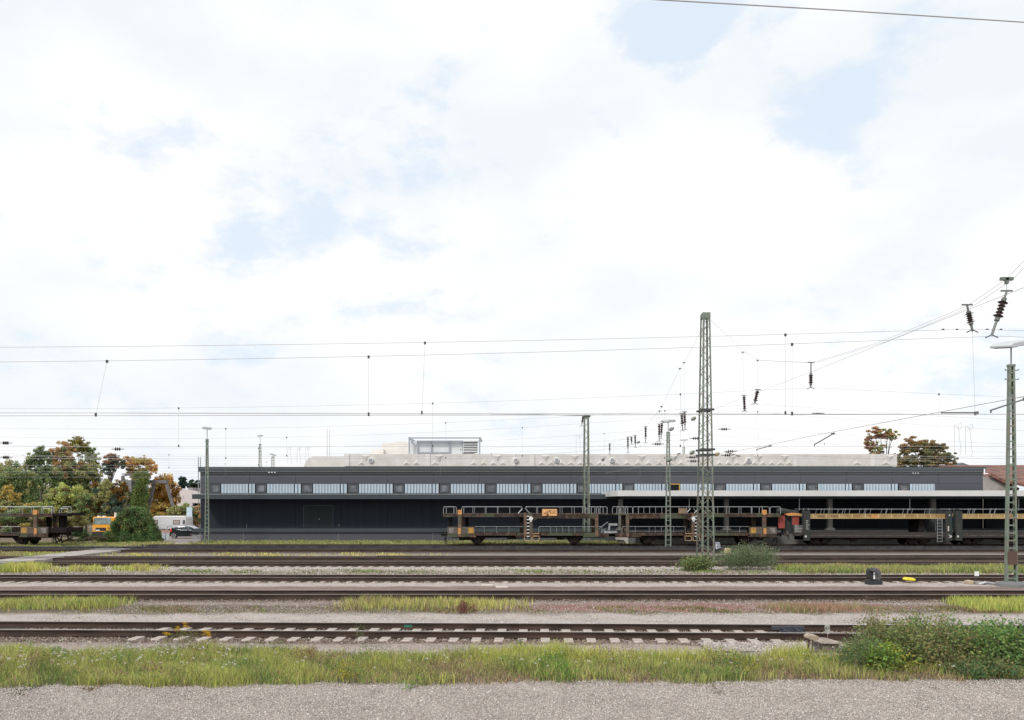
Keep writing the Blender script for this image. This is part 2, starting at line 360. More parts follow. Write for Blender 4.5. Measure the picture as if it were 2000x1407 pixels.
# ------------------------------------------------------------------ railway tracks
TOP = .2
def rail_mesh(x0, x1, yc=0):
    pr = [(-.07, .028), (.07, .028), (.07, .042), (.02, .06), (.012, .08), (.012, .145), (.036, .158), (.036, .193), (.03, .2), (-.03, .2), (-.036, .193), (-.036, .158), (-.012, .145), (-.012, .08), (-.02, .06), (-.07, .042)]
    s = MB(); s.xprism([(yc + y, z) for y, z in pr], x0, x1); return s
sl = MB(); sl.xprism([(-1.3, -.12), (1.3, -.12), (1.3, .025), (1.25, .04), (-1.25, .04), (-1.3, .025)], -.12, .12)
SLEEPER = sl.mesh('sleeper'); SLEEPER.materials.append(CONC)
cl = MB()
for y in (-.75, .75):
    for q in (-1, 1): cl.box(-.07, .07, y + q * .14 - .05, y + q * .14 + .05, .038, .075)
CLIP = cl.mesh('rail_clip'); CLIP.materials.append(DIRTSTEEL)
def track(label, D, x0, x1, sleepers=None, rot=0, group=None, extra=()):
    t = empty('railway_track', (0, D, 0), rot); tag(t, label, 'railway track', group)
    for y in (-.75, .75): rail_mesh(x0, x1, y).build('rail', RAIL, t)
    if sleepers:
        a, b, px = sleepers; k = 0; x = a
        while x < b:
            o = bpy.data.objects.new('sleeper', SLEEPER); col.objects.link(o); o.parent = t; o.location = (x, 0, random.uniform(.0, .014) - (0 if D < 25 else .022)); o.rotation_euler = (0, 0, random.uniform(-.012, .012))
            x += .6; k += 1
    return t
trA = track('nearest rusty railway track, its pale concrete sleepers showing beyond the grass strip', 21.85, -40, 40, (-9.9, 7.1, True), R(-1.57))
trB = track('second railway track from the camera, beside the reddish strip, sleepers buried', 30.65, -60, 60)
trC = track('third railway track from the camera, row of small sleeper ends along its near rail', 37.65, -70, 70, (-25.5, 27, True))
trD = track('railway track just beyond the grass where the big lattice mast stands', 46.75, -90, 90, (-29.7, 30, False))
trE = track('railway track joined from the right by a turnout, fifth from the camera', 51.55, -90, 90)
trF = track('railway track in front of the dark cable trough, nearest the wagons', 60.95, -110, 110)
trG = track('railway track that carries the car carrier wagons along the dark hall', 67.6, -110, 110)
g = MB()   # turnout rail joining track E from the right
rt = rail_mesh(0, 1, 0)
o = rail_mesh(-9, 80, 0).build('rail', RAIL, trE); o.location = (0, 1.5, 0); o.rotation_euler = (0, 0, R(1.1))
for (a, b, c, d, w) in (((-60), 0, 0, 0, 0),): pass
# green mark on the near track's far rail
s = MB(); s.box(-.12, .12, -.018, -.012, .075, .15); gm = s.build('paint_mark', mat('green_mark', (.02, .16, .10), .6), trA); gm.location = (X(795, 22.6), .75, 0)
# dark cable trough behind track F
s = MB(); n = 0
for i in range(110):
    x = -60 + i * 1.1
    s.box(x, x + 1.07, 62.45, 62.85, -.05, .30 + random.uniform(-.01, .012)); 
tag(s.build('cable_trough', TROUGH), 'long low dark cable trough of short segments lying in front of the wagon track', 'cable trough')
# crossing: dark slabs between the rails, trodden pale gravel between the tracks
def xx(D): return -30.6 - .02 * (D - 50)
s = MB()
for (y0, y1) in ((46.1, 47.4), (50.9, 52.2), (60.3, 61.6)):
    s.zprism([(xx(y0) - 1.3, y0), (xx(y0) + 1.3, y0), (xx(y1) + 1.3, y1), (xx(y1) - 1.3, y1)], .1, .192)
tag(s.build('level_crossing', CROSSM), kind='structure')
s = MB()
for (y0, y1) in ((44.4, 45.9), (47.6, 50.7), (52.4, 60.1), (61.8, 62.4)):
    n = 8; L_ = []; R_ = []
    for k in range(n + 1):
        y = y0 + (y1 - y0) * k / n; L_.append((xx(y) - 1.35 + random.uniform(-.2, .12), y)); R_.append((xx(y) + 1.3 + random.uniform(-.12, .25), y))
    s.zprism(L_[::-1] + R_, .02, .165)
o = s.build('path', mat('trodden_pale_gravel', (.42, .38, .355), .95, 0, (.30, .27, .25), 2.5, bump=.5)); tag(o, kind='structure')

# ------------------------------------------------------------------ dark warehouse
DW = 80.0
WALL = mat('anthracite_panel', (.062, .066, .082), .55, 0, (.07, .074, .09), .25, .3, .7, bump=.1, bscale=3, stretch=(.2, 1, 12))
WALLD = mat('joint_black', (.012, .013, .016), .8, spec=.12)
YELF = mat('yellow_window_frame', (.62, .38, .08), .6)
CORN = mat('anthracite_fascia', (.040, .050, .058), .5, 0, (.047, .057, .065), .3)
CANO = mat('canopy_steel', (.055, .068, .075), .5, 0, (.062, .074, .082), .4, spec=.12)
UGLASS = mat('translucent_profile_glass', (.40, .49, .57), .3, 0, (.46, .55, .62), 1.0, stretch=(4, 1, .4))
FRAME = mat('window_frame_grey', (.05, .052, .058), .5)
DGLASS = mat('dark_window_glass', (.10, .112, .125), .12, 0, (.20, .215, .235), 1.1, .45, .62, spec=.5)  # reflected sky is lightened into the pane colour
WX0, WX1 = X(392, DW), X(1920, DW)
wh = empty('warehouse', (0, DW, 0)); tag(wh, 'long low anthracite freight hall with a band of pale windows, behind the wagons', 'building')
SC = F / DW
def wx(px): return X(px, DW)
def wz(py): return Z(py, DW)
s = MB(); s.box(WX0 + .03, WX1 - .03, .05, 14, 0, wz(914)); s.build('wall_core', WALLD, wh)
# upper wall panels with real joints
s = MB(); seams = [WX0] + [wx(487.5 + 89.7 * k) for k in range(17)]; seams = [x for x in seams if x < WX1 - .5] + [WX1]
rows = [(wz(932.6), wz(922.5)), (wz(944.6), wz(933.1))]
for a, b in zip(seams[:-1], seams[1:]):
    for z0, z1 in rows: s.box(a + .012, b - .012, 0, .05, z0, z1)
s.box(WX0, wx(410), 0, .05, wz(965), wz(944.9)); s.box(wx(1826), WX1, 0, .05, wz(965), wz(944.9))
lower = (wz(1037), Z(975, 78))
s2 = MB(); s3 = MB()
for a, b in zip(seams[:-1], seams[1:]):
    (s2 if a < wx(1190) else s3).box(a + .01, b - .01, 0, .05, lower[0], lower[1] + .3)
s2.build('ribbed_wall', mat('ribbed_shaded_cladding', (.025, .030, .041), .6, 0, (.031, .036, .047), .3, bump=.12, bscale=2, stretch=(8, 1, .05), spec=.12), wh)  # canopy shade is darkened into the ribbed cladding's colour
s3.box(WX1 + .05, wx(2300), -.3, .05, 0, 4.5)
s3.build('shade_dark_wall', mat('shade_black_cladding', (.006, .008, .012), .5, 0, (.010, .014, .02), .3, spec=.12), wh)  # near black stands in for the shade under the white canopy
# end wall
for z0, z1 in ((0, wz(975)), (wz(965), wz(933.1)), (wz(932.6), wz(922.5))): s.box(WX0 - .02, WX0 + .03, .05, 14, z0, z1)
s.build('wall', WALL, wh)
s = MB(); s.box(WX0 - .15, WX1 + .15, -.3, .35, wz(922.2), wz(913.2)); s.box(WX0 - .18, WX1 + .18, -.34, .4, wz(913.2), wz(912.4)); s.box(WX0 - .15, WX0 + .3, .35, 14, wz(922.2), wz(913.2)); s.build('cornice', CORN, wh)
s = MB(); s.box(WX0, WX1, .4, 14, wz(914), wz(913.4)); s.build('roof', CORN, wh)
# canopy, gutter, dock and plinth
yc = 77.4 - DW; CZ0, CZ1 = Z(975, 77.4), Z(966, 77.4)
s = MB(); s.xprism([(yc, CZ0), (0, CZ0 + .02), (0, CZ1 + .12), (yc, CZ1)], X(375, 77.4), wx(1990)); s.build('canopy', CANO, wh)
s = MB(); s.box(X(375, 77.4) - .02, X(1990, 77.4), yc - .03, yc + .05, CZ1, CZ1 + .05); s.build('gutter', GALV, wh)
yd = 77.6 - DW; DZ1, DZ0 = Z(1033, 77.6), Z(1039.6, 77.6)
s = MB(); s.box(X(377, 77.6), wx(1990), yd, 0, DZ0, DZ1); s.build('loading_dock', CANO, wh)
s = MB(); px = wx(392)
xs = [X(392, 77.8)] + [X(476 + 184.6 * k, 77.8) for k in range(9)]
for a, b in zip(xs[:-1], xs[1:]): s.box(a + .015, b - .015, -2.2, -2.0, -.3, DZ0)
s.box(xs[0] + .03, xs[-1], -2.1, 0, -.3, DZ0 - .02); s.build('plinth', WALL, wh)
s = MB()
for x in xs[1:]: s.box(x - .012, x + .012, -2.215, -2.2, .05, DZ0 - .02)
for px_ in (482, 662): s.box(wx(px_) - .012, wx(px_) + .012, -.02, 0, wz(1032), wz(1024))
split(s.build('joint_strip', GALV, wh))
# double door
d0, d1 = wx(594), wx(650)
s = MB()
for a, b in ((d0, (d0 + d1) / 2 - .012), ((d0 + d1) / 2 + .012, d1)): s.box(a, b, -.035, 0, wz(1031), wz(988.5))
dr = s.build('door', mat('door_paint', (.035, .043, .046), .6, spec=.12), wh)
s = MB(); s.box(d0 - .08, d0 - .003, -.05, 0, wz(1031), wz(987)); s.box(d1 + .003, d1 + .08, -.05, 0, wz(1031), wz(987)); s.box(d0 - .003, d1 + .003, -.05, 0, wz(988.3), wz(987)); s.build('frame', CORN, dr)
s = MB(); m_ = (d0 + d1) / 2; s.box(m_ + .04, m_ + .12, -.08, -.036, wz(1015), wz(1013)); s.build('handle', GALV, dr)
# windows
z0, z1 = wz(963.5), wz(945.2)
for k in range(16):
    a = 410 + 89.7 * k
    fr = MB(); x0, x1 = wx(a), wx(a + 20.6); t = .07
    for q in ((x0, x0 + t, z0, z1), (x1 - t, x1, z0, z1), (x0 + t, x1 - t, z0, z0 + t), (x0 + t, x1 - t, z1 - t, z1)): fr.box(q[0], q[1], -.02, .05, q[2], q[3])
    x2, x3 = x0 + .16, x1 - .16
    for q in () if k == 10 else ((x2, x2 + .05, z0 + .1, z1 - .1), (x3 - .05, x3, z0 + .1, z1 - .1), (x2 + .05, x3 - .05, z0 + .1, z0 + .15), (x2 + .05, x3 - .05, z1 - .15, z1 - .1)): fr.box(q[0], q[1], -.01, .045, q[2], q[3])
    w = fr.build('window', YELF if k == 10 else FRAME, wh)
    if k == 10: w['label'] = 'open window with a bright yellow frame'
    s = MB(); s.box(x0 + t, x1 - t, .02, .03, z0 + t, z1 - t); s.build('pane', DGLASS if k != 10 else WALLD, w)
    # strip of profile glass
    n0 = a + 21.6
    fr = MB(); e = 66.8 if k < 15 else 54
    fr.box(wx(n0 - 1), wx(n0 + e), -.01, .05, z0 - .04, z0); fr.box(wx(n0 - 1), wx(n0 + e), -.01, .05, z1, z1 + .04)
    w = fr.build('window', FRAME, wh)
    s = MB(); step = 5.87
    for i in range(9): s.box(wx(n0 + i * step) + .026, wx(n0 + (i + 1) * step) - .026, .012, .045, z0, z1)
    if k < 15:
        for q in (54.5, 61): s.box(wx(n0 + q), wx(n0 + q + 5), .012, .045, z0, z1)
    s.build('pane', UGLASS, w)
# small lights on the cornice
s = MB()
for px_ in (526, 531.5, 537): s.box(wx(px_), wx(px_ + 3), -.36, -.3, wz(923.8) , wz(922.4))
for px_ in (1779, 1784, 1789): s.box(wx(px_), wx(px_ + 1.6), -.36, -.3, wz(925.5), wz(924))
split(s.build('wall_lamp', WHITE, wh))

# white platform canopy with columns and raised platform
pc = empty('platform_canopy', (0, 72.5, 0)); tag(pc, 'long flat white canopy on grey columns over the platform behind the wagons', 'canopy')
DCp = 72.5
WCAN = mat('white_canopy_paint', (.66, .66, .65), .6, 0, (.6, .6, .59), .3)
cz1, cz0 = Z(958.3, DCp), Z(969.3, DCp)
s = MB(); s.zprism([(X(1206, DCp), 0), (X(2300, DCp), 0), (X(2300, DCp), 6.4), (X(1176, 78.9), 6.4)], cz0, cz1); s.build('roof_slab', WCAN, pc)
s = MB(); s.box(X(1216, 73), X(2300, 73), 1.0, 1.2, cz0 - .22, cz0 - .003); s.box(X(1216, 73), X(2300, 73), 4.6, 4.8, cz0 - .22, cz0 - .003); split(s.build('beam', CANO, pc))
COLM = mat('canopy_column_paint', (.14, .135, .125), .7, 0, (.18, .17, .155), 2)
DCOL = 75.5
for pxc in (1212, 1418.5, 1620.5, 1822, 2028):
    x = X(pxc, DCOL); s = MB(); s.box(x - .2, x + .2, 2.8, 3.2, 1.18, cz0 - .22); s.prism([(x - .45, 1.18), (x + .45, 1.18), (x + .28, 1.42), (x - .28, 1.42)], 2.7, 3.3); s.build('column', COLM, pc)
for pxc in (1346.5, 1562, 1778, 1991):
    s = MB(); s.tube([(X(pxc, 73.5), 1.1, cz0 - .2), (X(pxc, 73.5), 1.1, Z(997, 73.5))], .035, 6); s.build('drain_pipe', GALV, pc)
PLAT = mat('platform_edge', (.13, .13, .13), .8, 0, (.17, .165, .16), .5)
s = MB(); s.box(X(1240, 71.4), X(2300, 71.4), 70.6, 77.3, -.3, 1.12); s.box(X(1238, 71.4), X(2300, 71.4), 70.5, 71.2, 1.12, 1.24)
o = s.build('platform', PLAT); tag(o, 'raised grey loading platform running under the white canopy', 'platform')

# pale hall behind with relief panels
DB = 96.0
PALE = mat('weathered_pale_concrete', (.60, .565, .53), .9, 0, (.69, .655, .62), .7, .4, .6, bump=.2, bscale=3, c3=(.65, .62, .59), s3=.35)
PALE2 = mat('pale_concrete_light', (.74, .71, .67), .9, 0, (.67, .64, .61), .8)
hb = empty('concrete_hall', (0, DB, 0)); tag(hb, 'pale concrete hall with triangle relief band and round vents, rising behind the dark roof', 'building')
bx = lambda px: X(px, DB)
bz = lambda py: Z(py, DB)
s = MB(); s.box(bx(672), bx(1752), 0, 10, bz(911), bz(887)); s.build('parapet', PALE, hb)
s = MB(); s.prism([(bx(590), bz(914)), (bx(594), bz(903)), (bx(600), bz(895)), (bx(608), bz(891.5)), (bx(672) - .02, bz(891.5)), (bx(672) - .02, bz(914))], .6, 10); s.build('rounded_end', PALE2, hb)
s = MB(); s.box(bx(600), bx(1760), 2, 20, 0, bz(914.5)); s.build('wall', PALE2, hb)
s = MB()
for i in range(41):
    x = bx(675 + 26.6 * i); s.box(x, x + .14, .3, .5, bz(915), bz(911))
split(s.build('support_post', GALV, hb))
s = MB()
for px_ in (673, 831, 997, 1035, 1174, 1183, 1340, 1549, 1700): s.box(bx(px_), bx(px_ + 9), -.1, 0, bz(911), bz(887))
split(s.build('rib', PALE2, hb))
s = MB(); px_ = 850; H_ = 0
tri = [(698, 715), (786, 802), (806, 822), (840, 860)] + [(a, a + 15) for a in range(918, 998, 19)] + [(a, a + 16) for a in range(1050, 1172, 19)] + [(a, a + 16) for a in range(1196, 1330, 21)] + [(a, a + 15) for a in range(1398, 1540, 17)] + [(1665, 1683), (1720, 1740)]
for a, b in tri:
    m_ = (a + b) / 2; zt, zb = bz(897.0), bz(908.8)
    s.add([(bx(a), -.003, zb), (bx(b), -.003, zb), (bx(m_), -.003, zt), (bx(m_), -.12, zb + .42 * (zt - zb))], [(0, 2, 3), (1, 3, 2), (0, 3, 1), (0, 1, 2)])
for a, b in tri[::3]:
    m_ = (a + b) / 2 + 8; s.add([(bx(m_ - 9), -.003, bz(890)), (bx(m_ + 9), -.003, bz(890)), (bx(m_), -.003, bz(903)), (bx(m_), -.2, bz(892.5))], [(0, 2, 3), (1, 3, 2), (0, 3, 1), (0, 1, 2)])
split(s.build('relief', PALE, hb))
for px_ in (724.5, 1007.5, 1087, 1195.5, 1461.5):
    py_ = 899.5; c = Vector((bx(px_), -.12, bz(py_)))
    s = MB(); s.tube([c + Vector((0, .1, 0)), c, c + Vector((0, -.12, 0))], [.33, .33, .28], 20); v = s.build('round_vent', WHITE, hb)
    s = MB(); s.tube([c + Vector((0, -.121, 0)), c + Vector((0, -.13, 0))], .23, 20); s.build('grille', mat('grille', (.3, .3, .31), .6), v)
s = MB(); s.box(bx(716), bx(741), 3, 6, bz(888), bz(874)); s.box(bx(738), bx(763), 3.5, 6.5, bz(888), bz(861)); s.box(bx(763), bx(798), 3.3, 6.5, bz(888), bz(858.5)); split(s.build('roof_box', PALE2, hb))
s = MB(); s.box(bx(738.5), bx(742.5), 2.7, 2.95, bz(887), bz(885)); s.build('vent_slot', BLACK, hb)
# roof plant with frame, panels and louvres
rp = s = MB(); x0, x1 = bx(797), bx(938)
for (a, b) in ((797, 800), (935, 938)): s.box(bx(a), bx(b), .4, .6, bz(888), bz(854))
s.box(bx(800), bx(935), .4, .6, bz(856.2), bz(854)); s.box(bx(797), bx(938), 5.4, 5.6, bz(856.2), bz(854))
s.bar((bx(798), .5, bz(855)), (bx(798), 5.5, bz(855)), .2); s.bar((bx(937), .5, bz(855)), (bx(937), 5.5, bz(855)), .2)
for px_ in (812.5, 839.5, 875.5, 902): s.box(bx(px_), bx(px_ + 1.4), 1.0, 1.2, bz(886), bz(859.5))
s.box(bx(812.5), bx(876), .98, 1.22, bz(883.5), bz(882.2)); s.box(bx(812.5), bx(902), .98, 1.22, bz(860.5), bz(859.5))
BLUEST = mat('blue_grey_steel', (.36, .39, .45), .5, .2)
fr = s.build('plant_frame', BLUEST, hb)
s = MB(); s.box(bx(800), bx(925), 1.3, 4.6, bz(887), bz(859.8)); s.build('plant_housing', mat('housing', (.66, .68, .70), .5, 0, (.6, .62, .64), 1), hb)
s = MB(); s.box(bx(903), bx(933), 1.0, 1.28, bz(884), bz(859.8)); lv = s.build('louvre', WHITE, hb)
s = MB()
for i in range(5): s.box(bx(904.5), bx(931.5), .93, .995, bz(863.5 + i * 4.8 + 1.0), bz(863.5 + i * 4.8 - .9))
s.build('slat_shadow', mat('louvre_shadow', (.12, .13, .14), .6), lv)  # dark strips painted as the shadow between louvre blades

# roof of the tiled building, right
TILE = mat('old_roof_tiles', (.17, .075, .055), .85, 0, (.25, .12, .09), 2.2, .35, .7, bump=1, bscale=6, stretch=(1, 1, 3), c3=(.12, .06, .05), s3=.8)
DT = 96.0
th = empty('tiled_roof_building', (X(1990, DT), DT, 0)); tag(th, 'old building with weathered red tiled roof beyond the right end of the dark hall', 'building')
lx = lambda px: X(px, DT) - X(1990, DT)
s = MB(); zr, ze = Z(908, DT + 8), Z(962, DT - 8)
s.add([(lx(1890), 8, Z(908.5, DT + 8)), (lx(2300), 8, Z(908.5, DT + 8)), (lx(2300), -8, Z(962, DT - 8)), (lx(1987), -8, Z(962, DT - 8))], [(0, 3, 2, 1)])
s.add([(lx(1890), 8, Z(908.5, DT + 8) - .3), (lx(2300), 8, Z(908.5, DT + 8) - .3), (lx(2300), -8, Z(962, DT - 8) - .3), (lx(1987), -8, Z(962, DT - 8) - .3)], [(0, 1, 2, 3)])
s.add([(lx(1890), 8, Z(908.5, DT + 8) - .3), (lx(1890), 8, Z(908.5, DT + 8)), (lx(1987), -8, Z(962, DT - 8)), (lx(1987), -8, Z(962, DT - 8) - .3)], [(0, 1, 2, 3)])
s.build('roof', TILE, th)
s = MB(); s.prism([(lx(1900), 0), (lx(2300), 0), (lx(2300), 5), (lx(1985), 5.0), (lx(1926), Z(933, DT)), (lx(1900), Z(931, DT))], -1, 8); s.build('wall', mat('old_grey_render', (.33, .31, .29), .9, 0, (.4, .38, .35), .8), th)
s = MB(); s.bar((lx(1921), -1.2, Z(927.5, DT)), (lx(1975), -1.2, Z(957, DT)), .35, .5, (0, 1, 0)); s.build('verge_tiles', TILE, th)
hp = empty('hipped_roof', (X(1880, 104), 104, 0)); tag(hp, 'small grey pointed roof peeping over the dark hall beside the tiled roof', 'building')
s = MB(); q = lambda px: X(px, 104) - X(1880, 104)
s.prism([(q(1850), Z(922, 104)), (q(1862), Z(914, 104)), (q(1880), Z(904, 104)), (q(1897), Z(910, 104)), (q(1912), Z(922, 104))], 0, 3); s.build('roof', mat('grey_slate', (.14, .17, .19), .7), hp)
s = MB(); s.box(q(1850), q(1912), .2, 3, 0, Z(922, 104)); s.build('wall', CANO, hp)
s = MB(); s.bar((0, 0, 0), (0, 0, .55), .1); s.bar((0, 0, .08), (.35, 0, .08), .08)
o = s.build('roof_bracket', WHITE); o.location = (X(1921.5, 79.6), 79.5, Z(927, 79.6)); tag(o, 'small white bracket at the right end of the dark roof edge', 'bracket')

# pinkish white house far left
DH = 150.0
hs = empty('white_house', (X(368, DH), DH, 0)); tag(hs, 'far pinkish white building between the autumn trees and the dark hall', 'building')
q = lambda px: X(px, DH) - X(368, DH)
s = MB(); s.prism([(q(330), 0), (q(394), 0), (q(394), Z(962, DH)), (q(374), Z(960, DH)), (q(372), Z(958, DH)), (q(347), Z(954, DH)), (q(330), Z(954, DH))], 0, 8); s.build('wall', mat('pink_render', (.58, .52, .52), .9, 0, (.64, .58, .57), .4), hs)
s = MB(); s.box(q(363), q(372), 1, 6, Z(958, DH), Z(952.5, DH)); s.box(q(376), q(392), 3, 8, Z(963, DH), Z(953, DH)); s.build('roof', mat('grey_roof', (.25, .24, .26), .8, 0, (.3, .26, .27), 1), hs)
for i in range(5):
    s = MB(); x = q(376 + i * 3.4); s.box(x, x + .75, -.03, 0, Z(989, DH), Z(983, DH)); w = s.build('window', FRAME, hs)
for px_ in (352, 357, 386, 391):
    s = MB(); s.box(q(px_), q(px_ + 2.2), -.03, 0, Z(974, DH), Z(968, DH)); w = s.build('window', mat('pale_blind', (.45, .42, .44), .8), hs)

# ------------------------------------------------------------------ masts
def lattice_mast(pxc, D, wb, db, wt, dt, H, nb, label, z0=0, clamps=()):
    x0 = X(pxc, D); m = empty('lattice_mast', (x0, D, z0)); tag(m, label, 'mast')
    def cor(i, j, t): return Vector((i * (wb + (wt - wb) * t) / 2, (j * (db + (dt - db) * t) / 2) + db / 2, H * t))
    for i in (-1, 1):
        for j in (-1, 1):
            s = MB(); a, b = cor(i, j, 0), cor(i, j, 1); L = .095
            s.bar(a + Vector((-i * L / 2, 0, 0)), b + Vector((-i * L / 2, 0, 0)), L, .014, (0, 1, 0)); s.bar(a + Vector((0, -j * L / 2, 0)), b + Vector((0, -j * L / 2, 0)), .014, L, (0, 1, 0)); s.build('leg', GREEN, m)
    ts = [1 - (1 - k / nb) ** 1.0 for k in range(nb + 1)]
    for face in range(4):
        s = MB()
        for k in range(nb):
            for ph in (0,):
                t0, t1 = ts[k], ts[k + 1]; sg = 1 if k % 2 == 0 else -1
                if face < 2: j = -1 if face == 0 else 1; a, b = cor(-sg, j, t0), cor(sg, j, t1); up = (0, 1, 0)
                else: i = -1 if face == 2 else 1; a, b = cor(i, -sg, t0), cor(i, sg, t1); up = (1, 0, 0)
                s.bar(a, b, .036, .012, up)
        s.build('bracing', GREEN, m)
    s = MB()
    for j in (-1, 1): s.bar(cor(-1, j, .99), cor(1, j, .99), .03, .3, (0, 0, 1))
    for i in (-1, 1): s.bar(cor(i, -1, .99), cor(i, 1, .99), .03, .3, (0, 0, 1))
    s.build('head_frame', GREEN, m)
    for py in clamps:
        t = (Z(py, D) - z0) / H; s = MB()
        for j in (-1, 1): a, b = cor(-1, j, t), cor(1, j, t); e = Vector((.14, 0, 0)); s.bar(a - e, b + e, .09, .12)
        for i in (-1, 1): s.bar(cor(i, -1, t), cor(i, 1, t), .07, .1)
        s.build('clamp_collar', DKMETAL, m)
    return m
lattice_mast(1383.5, 48.9, .80, 1.55, .44, .72, 15.5, 26, 'tall green lattice mast with leafy bushes at its foot, right of centre', clamps=(799, 877.5, 888))
lattice_mast(1146.8, 71.9, .56, 1.6, .42, .7, 11.75, 20, 'green lattice mast standing behind the first wagon, below the start of the thick wire', clamps=(812,))
s = MB(); s.box(-.25, .25, -.06, .02, 0, .3); s.build('sign_plate', GREEN2).location = (0, 0, -50)
bpy.data.objects.remove(bpy.data.objects['sign_plate'])

def ladder_mast(pxc, D, wb, wt, ptop, phead, label, z0=0, hw=.62, bars=(), tilt=-.12, foot=False, nr=None, rz=0, headtype=0):
    x0 = X(pxc, D); Ht = Z(ptop, D) - z0; Hh = Z(phead, D) - z0
    m = empty('lamp_mast', (x0, D, z0)); tag(m, label, 'lamp mast')
    th_ = .09 if wb > .3 else .05; dp = .16 if wb > .3 else .07
    for i in (-1, 1):
        s = MB(); a = Vector((i * (wb - th_) / 2, 0, 0)); b = Vector((i * (wt - th_) / 2, 0, Ht))
        s.bar(a, b, dp, .012, (1, 0, 0)) if False else None
        w_ = .014                                                # U channel: web outside, two flanges
        s.bar(a + Vector((i * (th_ / 2 - w_ / 2), 0, 0)), b + Vector((i * (th_ / 2 - w_ / 2), 0, 0)), w_, dp, (0, 1, 0))
        for j in (-1, 1): s.bar(a + Vector((-i * w_ / 2, j * (dp / 2 - w_ / 2), 0)), b + Vector((-i * w_ / 2, j * (dp / 2 - w_ / 2), 0)), th_ - w_, w_, (0, 1, 0))
        s.build('upright', GREEN2, m)
    nr = nr or int(Ht / .38); s = MB()
    for k in range(1, nr):
        t = k / nr; w = wb + (wt - wb) * t; s.box(-w / 2 + .02, w / 2 - .02, -dp / 2 - .01, -dp / 2 + .002, Ht * t - .03, Ht * t + .03)
    split(s.build('rung', GREEN2, m))
    s = MB(); s.box(-wt / 2 - .02, wt / 2 + .02, -dp / 2 - .02, dp / 2 + .02, Ht - .06, Ht + .04); s.build('cap', GREEN2, m)
    for b in bars:
        z = Z(b, D) - z0; s = MB(); s.bar((-hw * .42, -.05, z), (hw * .42, -.05, z), .035); s.bar((-hw * .42, -.05, z), (-hw * .42, -.05, z + .06), .03); s.bar((hw * .42, -.05, z), (hw * .42, -.05, z + .06), .03); s.build('cross_bar', GREEN2, m)
    s = MB(); s.tube([(0, 0, Ht), (0, 0, Hh - .05)], .035, 8); s.build('pole', GALV, m)
    if headtype == 0:
        s = MB(); s.prism([(-hw, -.06), (-hw * .8, -.10), (hw * .8, -.10), (hw, -.06), (hw, .02), (hw * .7, .09), (-hw * .7, .09), (-hw, .02)], -.5, .5)
        h = s.build('lamp_head', mat('lamp_housing', (.5, .52, .53), .5), m, bevel=.02); h.location = (0, 0, Hh); h.rotation_euler = (R(8), tilt, R(20))
        for i in (-1, 1):
            s = MB(); s.box(i * hw * .45 - hw * .3, i * hw * .45 + hw * .3, -.4, .4, -.125, -.101); s.build('lamp_glass', mat('lamp_glass', (.35, .36, .36), .3), h)
    if foot:
        s = MB(); s.tube([(0, 0, -.05), (0, 0, .12), (0, 0, .2)], [.62, .58, .4], 20); s.build('foundation', mat('foundation_concrete', (.16, .165, .17), .9), m)
        s = MB(); s.box(-.2, .2, -.12, .05, .95, 1.55); s.build('rusty_plate', mat('rusty_plate', (.1, .06, .045), .8), m)
    return m
ladder_mast(1974.8, 34.9, .52, .25, 714, 672, 'tall green ladder-shaped lamp mast on a round footing at the right edge', hw=.68, bars=(724, 742), tilt=-.22, foot=True, nr=29)
ladder_mast(1305, 63.5, .50, .24, 845, 822, 'slim green ladder-shaped lamp mast in front of the first wagon', hw=.42, bars=(851, 861), tilt=-.12, nr=24)
ladder_mast(404.5, 73, .44, .20, 859, 836, 'slim green ladder-shaped lamp mast at the left end of the dark hall', hw=.42, bars=(863.5, 872.5), tilt=.08, nr=25)
ladder_mast(508, 118, .62, .3, 868, 851, 'thin distant lamp mast standing behind the dark roof, taller of the left pair', hw=.42, bars=(876, 883), nr=24)
ladder_mast(533, 125, .6, .4, 893, 888, 'short distant lamp mast behind the dark roof with two small floodlights', hw=.5, bars=(), nr=20, tilt=.3)
ladder_mast(1335.5, 115, .5, .3, 874, 859, 'thin distant lamp mast above the pale hall, left of the tall lattice mast', hw=.42, nr=24)
# slim poles in the distance
for px_, top, D, lab in ((639, 838, 120, 'thin pale distant pole left one of a pair above the pale hall end'), (644, 840, 120, 'thin pale distant pole right one of a pair above the pale hall end')):
    s = MB(); s.tube([(0, 0, 0), (0, 0, Z(top, D))], [.06, .03], 6); o = s.build('pole', GALV); o.location = (X(px_, D), D, 0); tag(o, lab, 'pole')
o = MB(); 
for i, px_ in enumerate((387.5, 391.5)):
    s = MB(); s.tube([(0, 0, 0), (0, 0, Z(893, 100))], .05, 6); p = s.build('pole', GALV); p.location = (X(px_, 100), 100, 0); tag(p, ('outer left' if i == 0 else 'inner right') + ' of two thin grey poles at the dark hall left corner', 'pole')

